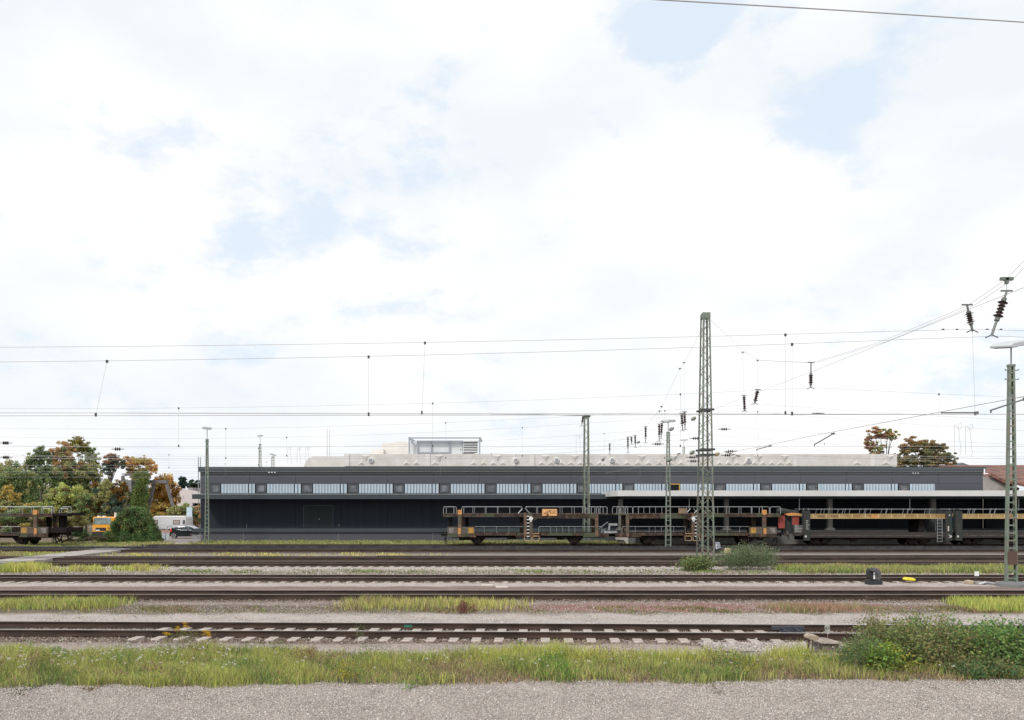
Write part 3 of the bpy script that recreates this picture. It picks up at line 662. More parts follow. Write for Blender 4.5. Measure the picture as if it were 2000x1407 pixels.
# ------------------------------------------------------------------ overhead wires
XS = 11.8                     # the head span crosses the tracks at this x
def DX(px): return XS * F / (px - 1000)
def wire(label, pts, r, m=WIRE, name='overhead_wire', cat='wire', group=None):
    s = MB(); s.tube(pts, r, 5); o = s.build(name, m); tag(o, label, cat, group); return o
def messenger(D, zs, zl, x0, x1, xm=-18.5):
    k = (zs - zl) / (XS - xm) ** 2; pts = []
    x = x0
    while x <= x1:
        xx = x if x <= XS else 2 * XS - x
        pts.append((x, D, zl + k * (xx - xm) ** 2)); x += (x1 - x0) / 60
    return pts
def zat(pts, x):
    for a, b in zip(pts[:-1], pts[1:]):
        if a[0] <= x <= b[0]: t = (x - a[0]) / (b[0] - a[0]); return a[2] * (1 - t) + b[2] * t
def catenary(D, zs, zl, zc0, zc1, drops, label, rm=.0047, rc=.0063, x0=-60, x1=60, skip=False):
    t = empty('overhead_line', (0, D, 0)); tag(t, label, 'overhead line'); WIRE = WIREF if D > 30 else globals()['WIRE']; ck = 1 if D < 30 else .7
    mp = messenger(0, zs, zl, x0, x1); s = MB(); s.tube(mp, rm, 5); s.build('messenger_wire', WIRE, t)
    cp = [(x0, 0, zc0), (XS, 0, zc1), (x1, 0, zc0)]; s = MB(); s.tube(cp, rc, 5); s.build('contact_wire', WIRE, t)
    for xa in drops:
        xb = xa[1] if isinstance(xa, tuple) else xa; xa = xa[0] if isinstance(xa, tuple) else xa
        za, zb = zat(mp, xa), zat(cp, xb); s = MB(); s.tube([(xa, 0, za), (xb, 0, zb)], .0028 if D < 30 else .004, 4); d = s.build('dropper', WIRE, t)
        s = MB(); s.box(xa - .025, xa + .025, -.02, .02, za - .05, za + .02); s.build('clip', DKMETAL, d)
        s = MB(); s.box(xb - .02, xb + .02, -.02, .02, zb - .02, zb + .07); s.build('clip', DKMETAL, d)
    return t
catenary(20.6, 8.11, 7.62, Z(801.5, 20.6), Z(809.5, 20.6), [(X(830, 20.6), X(824, 20.6)), X(1534, 20.6)], 'nearest overhead line crossing the whole sky, upper wire about mid height')
catenary(19.6, 7.72, 7.05, Z(818.5, 19.6), Z(809.5, 19.6), [(X(209, 19.6), X(187, 19.6)), X(720, 19.6), X(1547, 19.6)], 'nearest overhead line hanging just below the topmost horizontal wire')
catenary(31.4, 8.19, 7.36, 5.84, 5.87, [X(349, 31.4), X(845, 31.4), X(1329, 31.4), X(1834, 31.4)], 'overhead line above the second track, its drop wires ending near the treetops')
catenary(38.2, 8.42, 7.2, 5.75, 5.8, [X(438, 38), X(870, 38), X(1300, 38)], 'overhead line above the third track, crossing low in the sky')
catenary(40.7, 8.4, 6.95, 6.05, 6.05, [X(560, 40.7), X(1020, 40.7), X(1480, 40.7)], 'overhead line just behind that of the third track')
catenary(46.9, 8.3, 6.9, 5.9, 5.9, [X(150, 46.9), X(505, 46.9), X(1180, 46.9)], 'overhead line above the track by the tall lattice mast', x0=-75, x1=75)
catenary(51.5, 8.2, 6.8, 5.95, 5.95, [X(330, 51.5), X(900, 51.5), X(1610, 51.5)], 'overhead line above the turnout track, just over the roofline', x0=-75, x1=75)
catenary(55.9, 8.2, 6.7, 5.9, 5.9, [X(250, 55.9), X(960, 55.9)], 'faint overhead line beyond the turnout track', x0=-80, x1=80)
catenary(61, 8.3, 6.7, 5.7, 5.7, [X(440, 61), X(860, 61), X(1250, 61)], 'lowest overhead line, drawn across the dark roof edge', x0=-80, x1=80)
catenary(63.5, 8.3, 7.0, 6.1, 6.1, [X(520, 63.5), X(1000, 63.5)], 'farthest overhead line, just in front of the wagon track', x0=-80, x1=80)
wire('thick dark wire cutting across the top right corner of the sky', [P(1270, -1, 13), P(1640, 20.5, 13.6), P(2080, 49, 14.3)], .010)
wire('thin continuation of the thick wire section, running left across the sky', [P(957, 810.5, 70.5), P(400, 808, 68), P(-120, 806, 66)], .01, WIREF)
wire('thick wire section ending at the head of the mast behind the first wagon', [P(957, 810.5, 70.5), P(1050, 810, 71), P(1141, 812, 71.8)], .032)
# head span over all tracks
HS = [(XS + .2, -12, 15.5), (XS + .2, 4, 12.2), (XS + .2, 12, 10.4), (XS + .2, 17, 9.5), (XS, 18.35, 9.18), (XS, 19, 8.95), (XS, 20.6, 8.72), (XS, 25.5, 8.78), (XS, 31.4, 9.16), (XS, 38.2, 10.5), (XS, 40.7, 11.4), (XS + .1, 48.9, 15.2)]
wire('left strand of the upper head span wire from the tall mast top', HS, .0045)
wire('right strand of the upper head span wire from the tall mast top', [(x + .16, y, z) for x, y, z in HS[:-1]] + [HS[-1]], .0045)
wire('straight middle cross wire rising from the tall mast collar to the right edge', [P(1396, 799, 49.5), P(1583, 727, 31.5), P(2010, 558, 18.2), (XS + .1, -12, 8.6)], .0055)
wire('lowest cross wire carrying the contact line arms, rising gently to the right edge', [P(1397, 887, 49.5), P(1480, 874, 38.2), P(1583, 852, 31.5), P(2010, 773, 18.2), (XS + .1, -12, 6.3)], .008)
LS = [P(1383, 622, 49.8), P(1337, 707, 54.8), P(1328, 720, 55.9), P(1292, 794, 62.8), P(1287, 803, 64), P(1262, 833, 70), P(1240, 850, 77), P(1190, 868, 95)]
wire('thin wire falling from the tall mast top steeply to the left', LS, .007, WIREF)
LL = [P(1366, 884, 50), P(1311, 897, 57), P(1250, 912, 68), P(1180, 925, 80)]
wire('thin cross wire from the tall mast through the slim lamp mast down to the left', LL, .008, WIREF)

def insulator(a, b, label, sheds=5, r=.1, f0=.3, f1=.72, clamp=True, group=None, horiz=False):
    a, b = Vector(a), Vector(b); L = (b - a); o = empty('insulator', a); tag(o, label, 'insulator', group)
    d = L.normalized(); ln = L.length
    s = MB(); s.tube([(0, 0, 0), d * ln * f0], r * .22, 6); s.tube([d * ln * f1, d * ln], r * .26, 6); split(s.build('rod', CAP, o))
    s = MB(); p0, p1 = ln * f0, ln * f1; pts = []; rs = []
    for k in range(sheds):
        t = p0 + (p1 - p0) * (k + .5) / sheds; w = (p1 - p0) / sheds
        rr = r if k in (0, sheds - 1) else r * .78
        pts += [d * (t - w * .5), d * (t - w * .05), d * (t + w * .28)]; rs += [r * .42, rr, r * .42]
    s.tube(pts, rs, 12); s.build('ceramic_body', CERAM, o, smooth=False)
    s = MB(); s.tube([d * (p0 - ln * .07), d * p0], r * .5, 10); s.tube([d * p1, d * (p1 + ln * .07)], r * .5, 10); s.build('end_cap', CAP, o)
    if clamp:
        s = MB(); s.bar((-r * 1.2, 0, .02), (r * 1.2, 0, .02), r * .3); s.build('clamp', CAP, o); s = MB(); e = L; s.tube([e + Vector((-r * 1.3, 0, -.06)), e + Vector((0, 0, .01)), e + Vector((r * 1.3, 0, -.06))], r * .14, 5); s.build('clamp', CAP, o)
    return o
insulator(P(1889, 597, 20.6), P(1899, 645, 20.6), 'dark ribbed insulator hanging upright at upper right, left of the slanting one', r=.115)
insulator(P(1966, 570, 19), P(1937, 655, 19), 'long slanting ribbed insulator above the right hand lamp head', r=.115, f0=.22, f1=.6)
s = MB(); s.bar((-.15, 0, 0), (.15, 0, 0), .07); s.bar((0, 0, -.12), (0, 0, .02), .07); s.tube([(0, 0, -.1), (0, 0, -.33)], .006, 5)
o = s.build('wire_clamp', CAP); o.location = P(1966, 545, 19); tag(o, 'small clamp on the head span above the slanting insulator', 'clamp')
insulator(P(1584, 709, 31.4), P(1583.5, 757, 31.4), 'upright ribbed insulator hanging alone in the sky right of the tall mast', r=.11, f0=.5, f1=.84)
insulator(P(1480, 762, 38.2), P(1474, 788, 38.2), 'slanting dark insulator, right one of the pair beside the tall mast', r=.12, f0=.12, f1=.85)
insulator(P(1453, 773, 40.7), P(1454.5, 803, 40.7), 'upright dark insulator, left one of the pair beside the tall mast', r=.11, f0=.1, f1=.9, sheds=7)
far = [(1331.5, 808, 1333, 841, 55, 'left of two upright insulators just left of the tall mast'), (1337, 805, 1338, 839, 54.5, 'right of two upright insulators just left of the tall mast'), (1287.5, 829, 1287.5, 862, 63, 'left upright insulator of the pair beside the slim lamp head'),
       (1293, 827, 1291, 857, 62.5, 'bent right insulator of the pair beside the slim lamp head'), (1261, 834, 1261, 865, 70, 'lone upright insulator left of the slim lamp mast'), (1240.5, 851, 1241, 874, 76, 'rightmost of three short insulators left of the slim lamp mast'),
       (1226.3, 854, 1226.5, 884, 77, 'leftmost of three short insulators left of the slim lamp mast'), (1233, 854, 1234, 868, 76.5, 'middle of three short insulators left of the slim lamp mast'), (1190.8, 867, 1190.8, 887, 90, 'small upright insulator near the pale hall edge beside the second lattice mast'), (1139, 813, 1136, 832, 71, 'short insulator hanging from the head of the second lattice mast')]
for a, b, c, d, D, lab in far: insulator(P(a, b, D), P(c, d, D), lab, r=.14, f0=.08, f1=.66, sheds=4, clamp=True)
hz = [(11.5, 865.5, 40.7, 'upper dark triple disc insulator at the left edge of the sky'), (12, 893.5, 46.9, 'lower dark triple disc insulator at the left edge, beside the treetops'), (230, 877.5, 46, 'dark triple disc insulator in the sky above the autumn trees'),
      (1414.5, 838.5, 38.2, 'dark triple disc insulator right of the tall mast, highest of them'), (1359, 856.5, 52, 'dark disc insulator partly behind the tall mast'), (1285, 867.5, 60, 'dark triple disc insulator just left of the slim lamp mast'),
      (1427, 882, 47, 'upper of the stacked disc insulators right of the tall mast'), (1421, 889.5, 50, 'lower of the stacked disc insulators right of the tall mast'), (1352, 893.5, 55, 'upper disc insulator in front of the pale hall, left of the tall mast'), (1354, 901, 58, 'lower disc insulator in front of the pale hall, left of the tall mast'), (1598, 807.5, 20, 'dark sleeve on the nearest contact wire, right half of the sky')]
for px_, py_, D, lab in hz:
    k = D / F; r = 3.6 * k
    o = empty('disc_insulator', P(px_, py_, D)); tag(o, lab, 'insulator', None)
    s = MB(); s.tube([(-12 * k, 0, 0), (12 * k, 0, 0)], .8 * k, 6); s.build('rod', DKMETAL, o)
    for q_ in (-4, 0, 4):
        s = MB(); s.tube([((q_ - 1.6) * k, 0, 0), ((q_ - .3) * k, 0, 0), ((q_ + 1.4) * k, 0, 0)], [.8 * k, r if D > 25 else r * .35, .9 * k], 10); s.build('disc', CERAM, o)
for a, b, c, d, D, lab in ((1451, 688, 1453, 773, 40.7, 'thin hanger wire with a small clamp above the left insulator beside the tall mast'), (1480, 704, 1480, 762, 38.2, 'thin hanger wire with a small clamp above the slanting insulator beside the tall mast'),
                          (1328, 720, 1331.5, 808, 55.5, 'thin hanger wire with a small clamp, left one left of the tall mast'), (1336, 708, 1337, 805, 54.5, 'thin hanger wire with a small clamp, right one left of the tall mast'), (1288, 803, 1287.5, 829, 63, 'short hanger wire left of the slim lamp head'), (1899, 646, 1904.5, 808, 20.6, 'long thin hanger wire below the left hand insulator of the upper right pair'), (1292, 794, 1293, 827, 62.5, 'short hanger wire just left of the slim lamp head')):
    o = empty('hanger', P(a, b, D)); tag(o, lab, 'wire'); e = P(c, d, D) - P(a, b, D); k = D / F
    s = MB(); s.tube([(0, 0, 0), e], .005, 4); s.build('wire', WIREF, o)
    s = MB(); s.bar((-3 * k, 0, 0), (3 * k, 0, 0), 1.3 * k); s.bar((0, 0, -2.4 * k), (0, 0, 0), 1.6 * k); s.build('clamp', CAP, o)
for a, b, D, lab in ((1842, 645, 20.6, 'far left'), (1869, 644, 20.6, 'inner left'), (1928, 645, 20.6, 'inner right'), (1955, 647, 20.6, 'far right')):
    s = MB(); s.tube([(-.03, 0, 0), (.03, 0, 0)], .018, 6); o = s.build('wire_clip', CAP); o.location = (X(a, D), D, 8.10); tag(o, lab + ' small clip on the topmost wire beside the upright insulator at upper right', 'clip')
# steady arms on the contact wires
for (a, b, c, d, D, lab) in ((1934, 802, 2004, 779, 19, 'nearest steady arm leaving the picture at the right edge'), (1838, 806.5, 1908, 806.5, 20.6, 'level steady arm left of the right hand lamp mast'), (1590, 869, 1628, 847, 31.4, 'sloping steady arm above the dark hall right of the tall mast'), (1477, 878.5, 1505, 871, 38.2, 'short sloping steady arm close to the tall mast'), (1418, 884, 1444, 891, 46.9, 'small steady arm against the pale hall right of the tall mast'), (1313, 900, 1327, 886, 57, 'small steady arm at the slim lamp mast')):
    s = MB(); s.tube([P(a, b, D), P(c, d, D)], .02 if D < 25 else .025, 6); s.tube([P(a + (c - a) * .02, b, D), P(a + (c - a) * .02, b + 90 / D * 1.0, D)], .02, 6) if a > 1840 or D > 25 else s.tube([P(c - 3, d, D), P(c - 3, d + 5, D)], .025, 6)
    s.bar(P(c - 4, d + (1 if c > a else 0), D), P(c + 2, d, D), .08)
    tag(s.build('steady_arm', mat('arm_grey', (.12, .13, .12), .5)), lab, 'steady arm')
for (px_, py_, D, c, lab) in ((1354.5, 818, 50, (.22, .24, .2), 'grey egg-shaped lamp left of the tall mast, upper one'), (1352, 884, 50, (.2, .22, .17), 'grey-green egg-shaped lamp left of the tall mast, lower one'), (1400.5, 887.5, 50, (.5, .38, .25), 'tan egg-shaped lamp on the right side of the tall mast'), (1311.5, 838, 62, (.25, .26, .25), 'small egg-shaped lamp beside the slim lamp mast top'), (1247, 864, 76, (.2, .21, .2), 'small dark egg-shaped lamp left of the slim lamp mast'), (1178, 898, 85, (.12, .12, .12), 'tiny dark round lamp above the pale hall'), (1307.5, 898.5, 62, (.16, .2, .16), 'dark green round clamp on the slim lamp mast')):
    k = D / F * 5.2
    if D > 70: k = D / F * 3.4
    s = MB(); s.tube([(-k, 0, -k * .5), (-k * .75, 0, -k * .42), (-k * .2, 0, -k * .12), (k * .4, 0, k * .2), (k * .85, 0, k * .45), (k * 1.0, 0, k * .52)], [k * .12, k * .5, k * .72, k * .68, k * .35, k * .05], 12)
    o = s.build('hanging_lamp', mat('egg', c, .5), smooth=True); o.location = P(px_, py_, D); tag(o, lab, 'lamp')
# jumper cable loops
for px_, py_, D, sc, lab in ((1871, 826, 44, 1, 'left of two looped jumper cables hanging above the right trees'), (1893, 828, 44, 1, 'right of two looped jumper cables hanging above the right trees'), (566, 872, 58, .55, 'leftmost of three small looped jumper cables above the dark roof'), (584, 872, 58, .55, 'middle of three small looped jumper cables above the dark roof'), (601, 872, 58, .55, 'rightmost of three small looped jumper cables above the dark roof'), (1131, 846, 64, .8, 'looped jumper cable beside the second lattice mast')):
    shp = [(-7, 60), (-7, 4), (-4, 4), (0, 12), (5, 12), (7, 6), (5, 0), (2, 2), (1, 10), (3, 30), (6, 55), (5, 62), (3, 65)]
    s = MB(); s.tube([P(px_ + x * sc, py_ + y * sc, D) for x, y in shp], .008, 5); tag(s.build('jumper_cable', WIRE), lab, 'cable')

# ------------------------------------------------------------------ wagons
DWG = 66.1; KW = F / DWG
def vx(px): return (px - 1000) / KW
def vz(py): return EYE + (HY - py) / KW
def wheelset(parent, x, plate=True):
    zc = TOP + .42
    for y in (.75, 2.25):
        s = MB(); s.tube([(x, y - .07, zc), (x, y + .07, zc)], .42, 24); s.tube([(x, y - .1 if y < 1 else y + .1, zc), (x, y, zc)], .2, 14); s.build('wheel', DIRTSTEEL, parent)
    s = MB(); s.tube([(x, .75, zc), (x, 2.25, zc)], .09, 10); s.build('axle', DIRTSTEEL, parent)
    s = MB(); s.prism([(x - .85, zc + .42), (x + .85, zc + .42), (x + .62, zc + .1), (x + .3, zc - .28), (x - .3, zc - .28), (x - .62, zc + .1)], .38, .42)
    s.box(x - .2, x + .2, .3, .5, zc - .18, zc + .15); s.build('axle_guard', DIRTSTEEL, parent)
    s = MB()
    for k in range(5): s.prism([(x - .75 + k * .12, zc + .3 - k * .05), (x + .75 - k * .12, zc + .3 - k * .05), (x + .7 - k * .12, zc + .255 - k * .05), (x - .7 + k * .12, zc + .255 - k * .05)], .26, .36)
    s.build('leaf_spring', DIRTSTEEL, parent)
def loop(s, x0, x1, z0, z1, y, r=.028, c=.12, left=True, right=True, l2=0, r2=0):
    pts = []
    if left: pts += [(x0 + l2, y, z0), (x0, y, z1 - c * 1.4 if l2 else z1 - c), (x0 + c * .3, y, z1 - c * .3), (x0 + c, y, z1)]
    else: pts += [(x0, y, z1)]
    if right: pts += [(x1 - c, y, z1), (x1 - c * .3, y, z1 - c * .3), (x1, y, z1 - c * 1.4 if r2 else z1 - c), (x1 - r2, y, z0)]
    else: pts += [(x1, y, z1)]
    s.tube(pts, r, 6)
def carrier_half(root, M):      # M maps photo px of the first wagon's left half to local x; handles the mirrored half too
    def bx_(s, a, b, y0, y1, p, q): a, b = sorted((M(a), M(b))); s.box(a, b, y0, y1, vz(p), vz(q))
    W = 3.0
    U0, U1 = vz(1008.5), vz(1003.5)
    # decks
    s = MB(); bx_(s, 865, 1190, 0, W, 1006, 1003.5); bx_(s, 865, 1023, .02, .16, 1010, 1006); bx_(s, 865, 1023, W - .16, W - .02, 1010, 1006); s.build('upper_deck', RUSTY, root)
    s = MB(); bx_(s, 1040, 1168, .02, .16, 1013, 1006.05); bx_(s, 1040, 1168, W - .16, W - .02, 1013, 1006.05)
    for a, b in ((1040, 1049), (1168, 1157)):
        xa, xb = M(a), M(b)
        for y in (.0,): s.add([(xa, y, vz(1018)), (xa, y, vz(1008)), (xb + (xb - xa) * .3, y, vz(1008)), (xb, y, vz(1014)), (xa, y + .05, vz(1018)), (xa, y + .05, vz(1008)), (xb + (xb - xa) * .3, y + .05, vz(1008)), (xb, y + .05, vz(1014))], [(0, 1, 2, 3), (7, 6, 5, 4), (0, 4, 5, 1), (1, 5, 6, 2), (2, 6, 7, 3), (3, 7, 4, 0)])
    s.build('deck_girder', RUSTY, root)
    s = MB(); bx_(s, 874, 1189, .1, W - .1, 1044, 1041.5); bx_(s, 928, 1010, 0, .12, 1046.5, 1041.6); bx_(s, 1054, 1140, 0, .12, 1046.5, 1041.6); bx_(s, 1139, 1189, 0, .14, 1049.5, 1041.6); bx_(s, 1008, 1056, 0, .14, 1049.5, 1041.6); bx_(s, 874, 930, 0, .14, 1049.5, 1043); bx_(s, 930, 1140, W - .14, W, 1048, 1041.6)
    s.build('lower_deck', RUSTY, root)
    # underframe
    s = MB(); bx_(s, 880, 1185, 1.2, 1.8, 1052, 1044.1); 
    for a, b in ((950, 1020), (1050, 1110)): s.bar((M(a), .35, vz(1047)), (M(b), .35, vz(1053)), .06)
    bx_(s, 1088, 1102, .5, .8, 1055, 1048); bx_(s, 896, 905, .3, .7, 1056, 1049); s.tube([(M(905), .5, vz(1052)), (M(918), .5, vz(1052))], .16, 10)
    bx_(s, 990, 1008, .6, 1.2, 1054, 1048); s.build('underframe', DIRTSTEEL, root)
    wheelset(root, M(931.7)); wheelset(root, M(1123))
    # columns
    for a, b, m_ in ((894.5, 901.5, RUSTY2), (1023, 1028.6, RUSTY2), (1034.2, 1040, RUSTY2), (1162.5, 1168.5, RUSTY2)):
        for y0, y1 in ((-.04, .2), (W - .2, W + .04)):
            s = MB(); bx_(s, a, b, y0, y1, 1048.5, 1002.5 if a > 900 else 1005.5); s.build('column', m_, root)
    s = MB(); bx_(s, 894, 902, -.08, .22, 1005.4, 996.3); s.build('column_cap', ORANGE, root)
    s = MB(); bx_(s, 894.5, 900, -.06, -.042, 1043, 1032); s.build('yellow_mark', ORANGE, root)
    # dark hatch posts of the inner side
    s = MB(); bx_(s, 905, 912, W - .4, W - .1, 1041.5, 1009); bx_(s, 872, 878, W - .5, W - .2, 1041.5, 1009); bx_(s, 1015, 1022, .5, .9, 1041.5, 1010); split(s.build('inner_post', DIRTSTEEL, root))
    # side boxes
    s = MB(); bx_(s, 874, 894, -.02, .2, 1043, 1029.5); bx_(s, 902, 927, -.02, .2, 1043, 1029.5); p = s.build('side_plate', PANEL, root)
    s = MB(); bx_(s, 914.5, 925, -.03, -.021, 1041.5, 1031); s.build('yellow_panel', YEL, p)
    s = MB()
    for i in range(6):
        L_ = (10, 9, 7, 10, 5, 8)[i]; bx_(s, 877, 877 + L_, -.03, -.022, 1032.4 + i * 1.6 + .35, 1032.4 + i * 1.6 - .35)
    s.build('stencil_marks', mat('stencil_paint', (.4, .37, .34), .8), p)
    # handrails, near and far side
    for y in (.05, W - .05):
        s = MB(); zt, zb = vz(990.3), U1
        a, b = sorted((M(866), M(886.5))); loop(s, a, b, zb, zt, y)
        a, b = M(901.5), M(1020.5); sw = a > b
        if sw: loop(s, b, a, zb, zt, y, left=True, right=True, l2=.35)
        else: loop(s, a, b, zb, zt, y, r2=.35)
        a, b = M(1027), M(1144)
        if sw: loop(s, b, a, zb, zt, y, r2=.35)
        else: loop(s, a, b, zb, zt, y, l2=.35)
        for q in (1155, 1172):
            a, b = sorted((M(q), M(q + 14))); loop(s, a, b, zb, zt, y)
        for q in (923.5, 947.5, 971.5, 995.5, 1050, 1098, 1122): s.tube([(M(q), y, zb), (M(q), y, zt)], .02, 5)
        s.build('upper_handrail', ALU, root)
        s = MB(); zt, zb = vz(1029), vz(1041.6)
        a, b = sorted((M(928), M(1022))); loop(s, a, b, zb, zt, y, r=.018, left=False, right=False)
        a, b = sorted((M(1052), M(1176)));
        loop(s, a, b, zb, zt, y, r=.022)
        for q in (946, 970, 994, 1075, 1087, 1099, 1111, 1123, 1150): s.tube([(M(q), y, zb), (M(q), y, zt)], .015, 5)
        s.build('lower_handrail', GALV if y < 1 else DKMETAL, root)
    # ladder and steps
    s = MB()
    for k in range(7): bx_(s, 1028.8, 1034, -.01, .04, 1009.5 + k * 6.55, 1007.8 + k * 6.55)
    split(s.build('rung', WHITE, root))
    s = MB(); bx_(s, 1028.7, 1034.1, .3, .34, 1048, 1005); s.build('ladder_back', DIRTSTEEL, root)
    s = MB()
    for a, b, p, q in ((1024.5, 1037.5, 1056, 1049), (1040.5, 1053, 1056, 1049)):
        xa, xb = sorted((M(a), M(b)))
        for q_ in (((xa, -.02, vz(q)), (xa, -.02, vz(p))), ((xb, -.02, vz(q)), (xb, -.02, vz(p))), ((xa, -.02, vz(p)), (xb, -.02, vz(p)))): s.bar(q_[0], q_[1], .04)
    for z_ in (1042.2, 1047.2): bx_(s, 1040.5, 1053, -.1, .0, z_ + .7, z_ - .5)
    s.build('step_frame', mat('pale_yellow_steel', (.55, .36, .2), .7), root)
    s = MB(); s.tube([(M(1037), -.09, vz(1013)), (M(1037), -.05, vz(1013))], .16, 16); s.tube([(M(1036.6), -.09, vz(1017.3)), (M(1036.6), -.05, vz(1017.3))], .09, 14); s.build('brake_wheel', WHITE, root)
    # buffers
    for y in (.62, 2.38):
        s = MB(); x = M(873); d = -1 if M(860) < M(873) else 1
        s.tube([(x, y, vz(1044)), (x + d * .3, y, vz(1044)), (x + d * .45, y, vz(1044))], [.13, .13, .08], 12); s.tube([(x + d * .45, y, vz(1044)), (x + d * .52, y, vz(1044))], .22, 16); s.build('buffer', DIRTSTEEL, root)
    s = MB(); d = -1 if M(860) < M(873) else 1; x = M(873)
    s.bar((x, 1.5, vz(1045)), (x + d * .3, 1.5, vz(1045)), .1); s.tube([(x + d * .3, 1.5, vz(1045)), (x + d * .25, 1.5, vz(1058)), (x + d * .1, 1.45, vz(1060))], .04, 6); s.tube([(x + d * .1, .6, vz(1048)), (x + d * .15, .6, vz(1062))], .035, 6); s.build('coupling', DIRTSTEEL, root)
    s = MB(); bx_(s, 868, 872.5, .3, 2.7, 1058, 1048) if False else s.tube([(M(868), .2, vz(1049)), (M(868), .2, vz(1062)), (M(874), .2, vz(1062))], .03, 5); s.build('brake_hose', BLACK, root)
wg = empty('car_carrier_wagon', (0, DWG, 0)); tag(wg, 'rusty brown and green double deck car carrier wagon carrying an orange placard', 'wagon')
carrier_half(wg, lambda p: vx(p)); carrier_half(wg, lambda p: vx(2391 - p))
s = MB(); s.box(vx(1059), vx(1088), -.06, -.02, vz(1008), vz(994.7)); pl = s.build('placard', PLAC, wg, bevel=.015)
INK = mat('graffiti_ink', (.22, .11, .05), .8)
def scrib(pts, r=.018): 
    s_.tube([(vx(1059 + a), -.07, vz(994.7 + b)) for a, b in pts], r, 4)
s_ = MB(); scrib([(2, 9.5), (7, 6), (13, 3), (14.5, 1.5), (14, 4), (14.5, 6)]); scrib([(4, 10), (9, 7), (14, 5)]); scrib([(8.5, 10.5), (9.5, 9.3), (11, 9.3), (12, 10.5), (11, 11.8), (9.5, 11.8), (8.5, 10.5)], .05); s_.build('graffiti', INK, pl)
text_part('EX3', .42, INK, pl, (vx(1081.5), -.068, vz(1001)))
s = MB(); s.box(vx(1326), vx(1343), .1, .16, vz(1003), vz(993)); s.build('brown_panel', mat('brown_board', (.30, .21, .14), .8), wg)
s = MB(); s.bar((vx(1169), .3, vz(1034)), (vx(1188), .3, vz(1020)), .05); s.bar((vx(1174), .3, vz(1041)), (vx(1184), .3, vz(1033)), .05); s.bar((vx(1190), .4, vz(1036)), (vx(1192), .4, vz(1023)), .14); s.box(vx(1190), vx(1207), .3, 1.2, vz(1027), vz(1023)); s.box(vx(1180), vx(1206), .2, 1.8, vz(1042), vz(1038)); s.build('joint_gear', GALV, wg)
s = MB(); s.prism([(vx(1202), vz(1050)), (vx(1227), vz(1050)), (vx(1227), vz(1062)), (vx(1224), vz(1062)), (vx(1218), vz(1055)), (vx(1202), vz(1054))], -.02, .03); s.build('guard_plate', mat('pale_guard', (.35, .33, .28), .7), wg)
s = MB(); s.box(vx(1228), vx(1160), 1.2, 1.8, vz(1049), vz(1044)); s.build('articulation', DIRTSTEEL, wg)
# left wagon: its right hand half shows
wl = empty('car_carrier_wagon', (0, DWG, 0)); tag(wl, 'rusty double deck car carrier wagon cut off by the left edge, before the trees', 'wagon')
carrier_half(wl, lambda p: vx(967 - p))
s = MB(); s.box(vx(102), vx(130), .1, 2.8, vz(1007.5), vz(1002.5)); s.box(vx(101), vx(106.5), 1.0, 1.5, vz(1040), vz(1007)); s.box(vx(79), vx(127), .2, 2.8, vz(1041), vz(1031.5)); s.build('end_platform', DIRTSTEEL, wl)
s = MB(); loop(s, vx(114.5), vx(131.5), vz(1003), vz(993.5), .1, r=.03); loop(s, vx(80), vx(99), vz(1004), vz(993.5), .1, r=.03); s.build('end_handrail', ALU, wl)
s = MB()
for a, b, c, d in ((96, 1041, 110, 1058), (100, 1045, 103, 1062), (103, 1062, 113, 1052), (113, 1052, 114, 1061), (114, 1061, 134, 1050), (125, 1040, 126, 1053), (110, 1043, 135, 1046), (126, 1053, 136, 1055)): s.tube([(vx(a), .4, vz(b)), (vx(c), .6, vz(d))], .06, 6)
s.build('coupling_gear', DIRTSTEEL, wl)

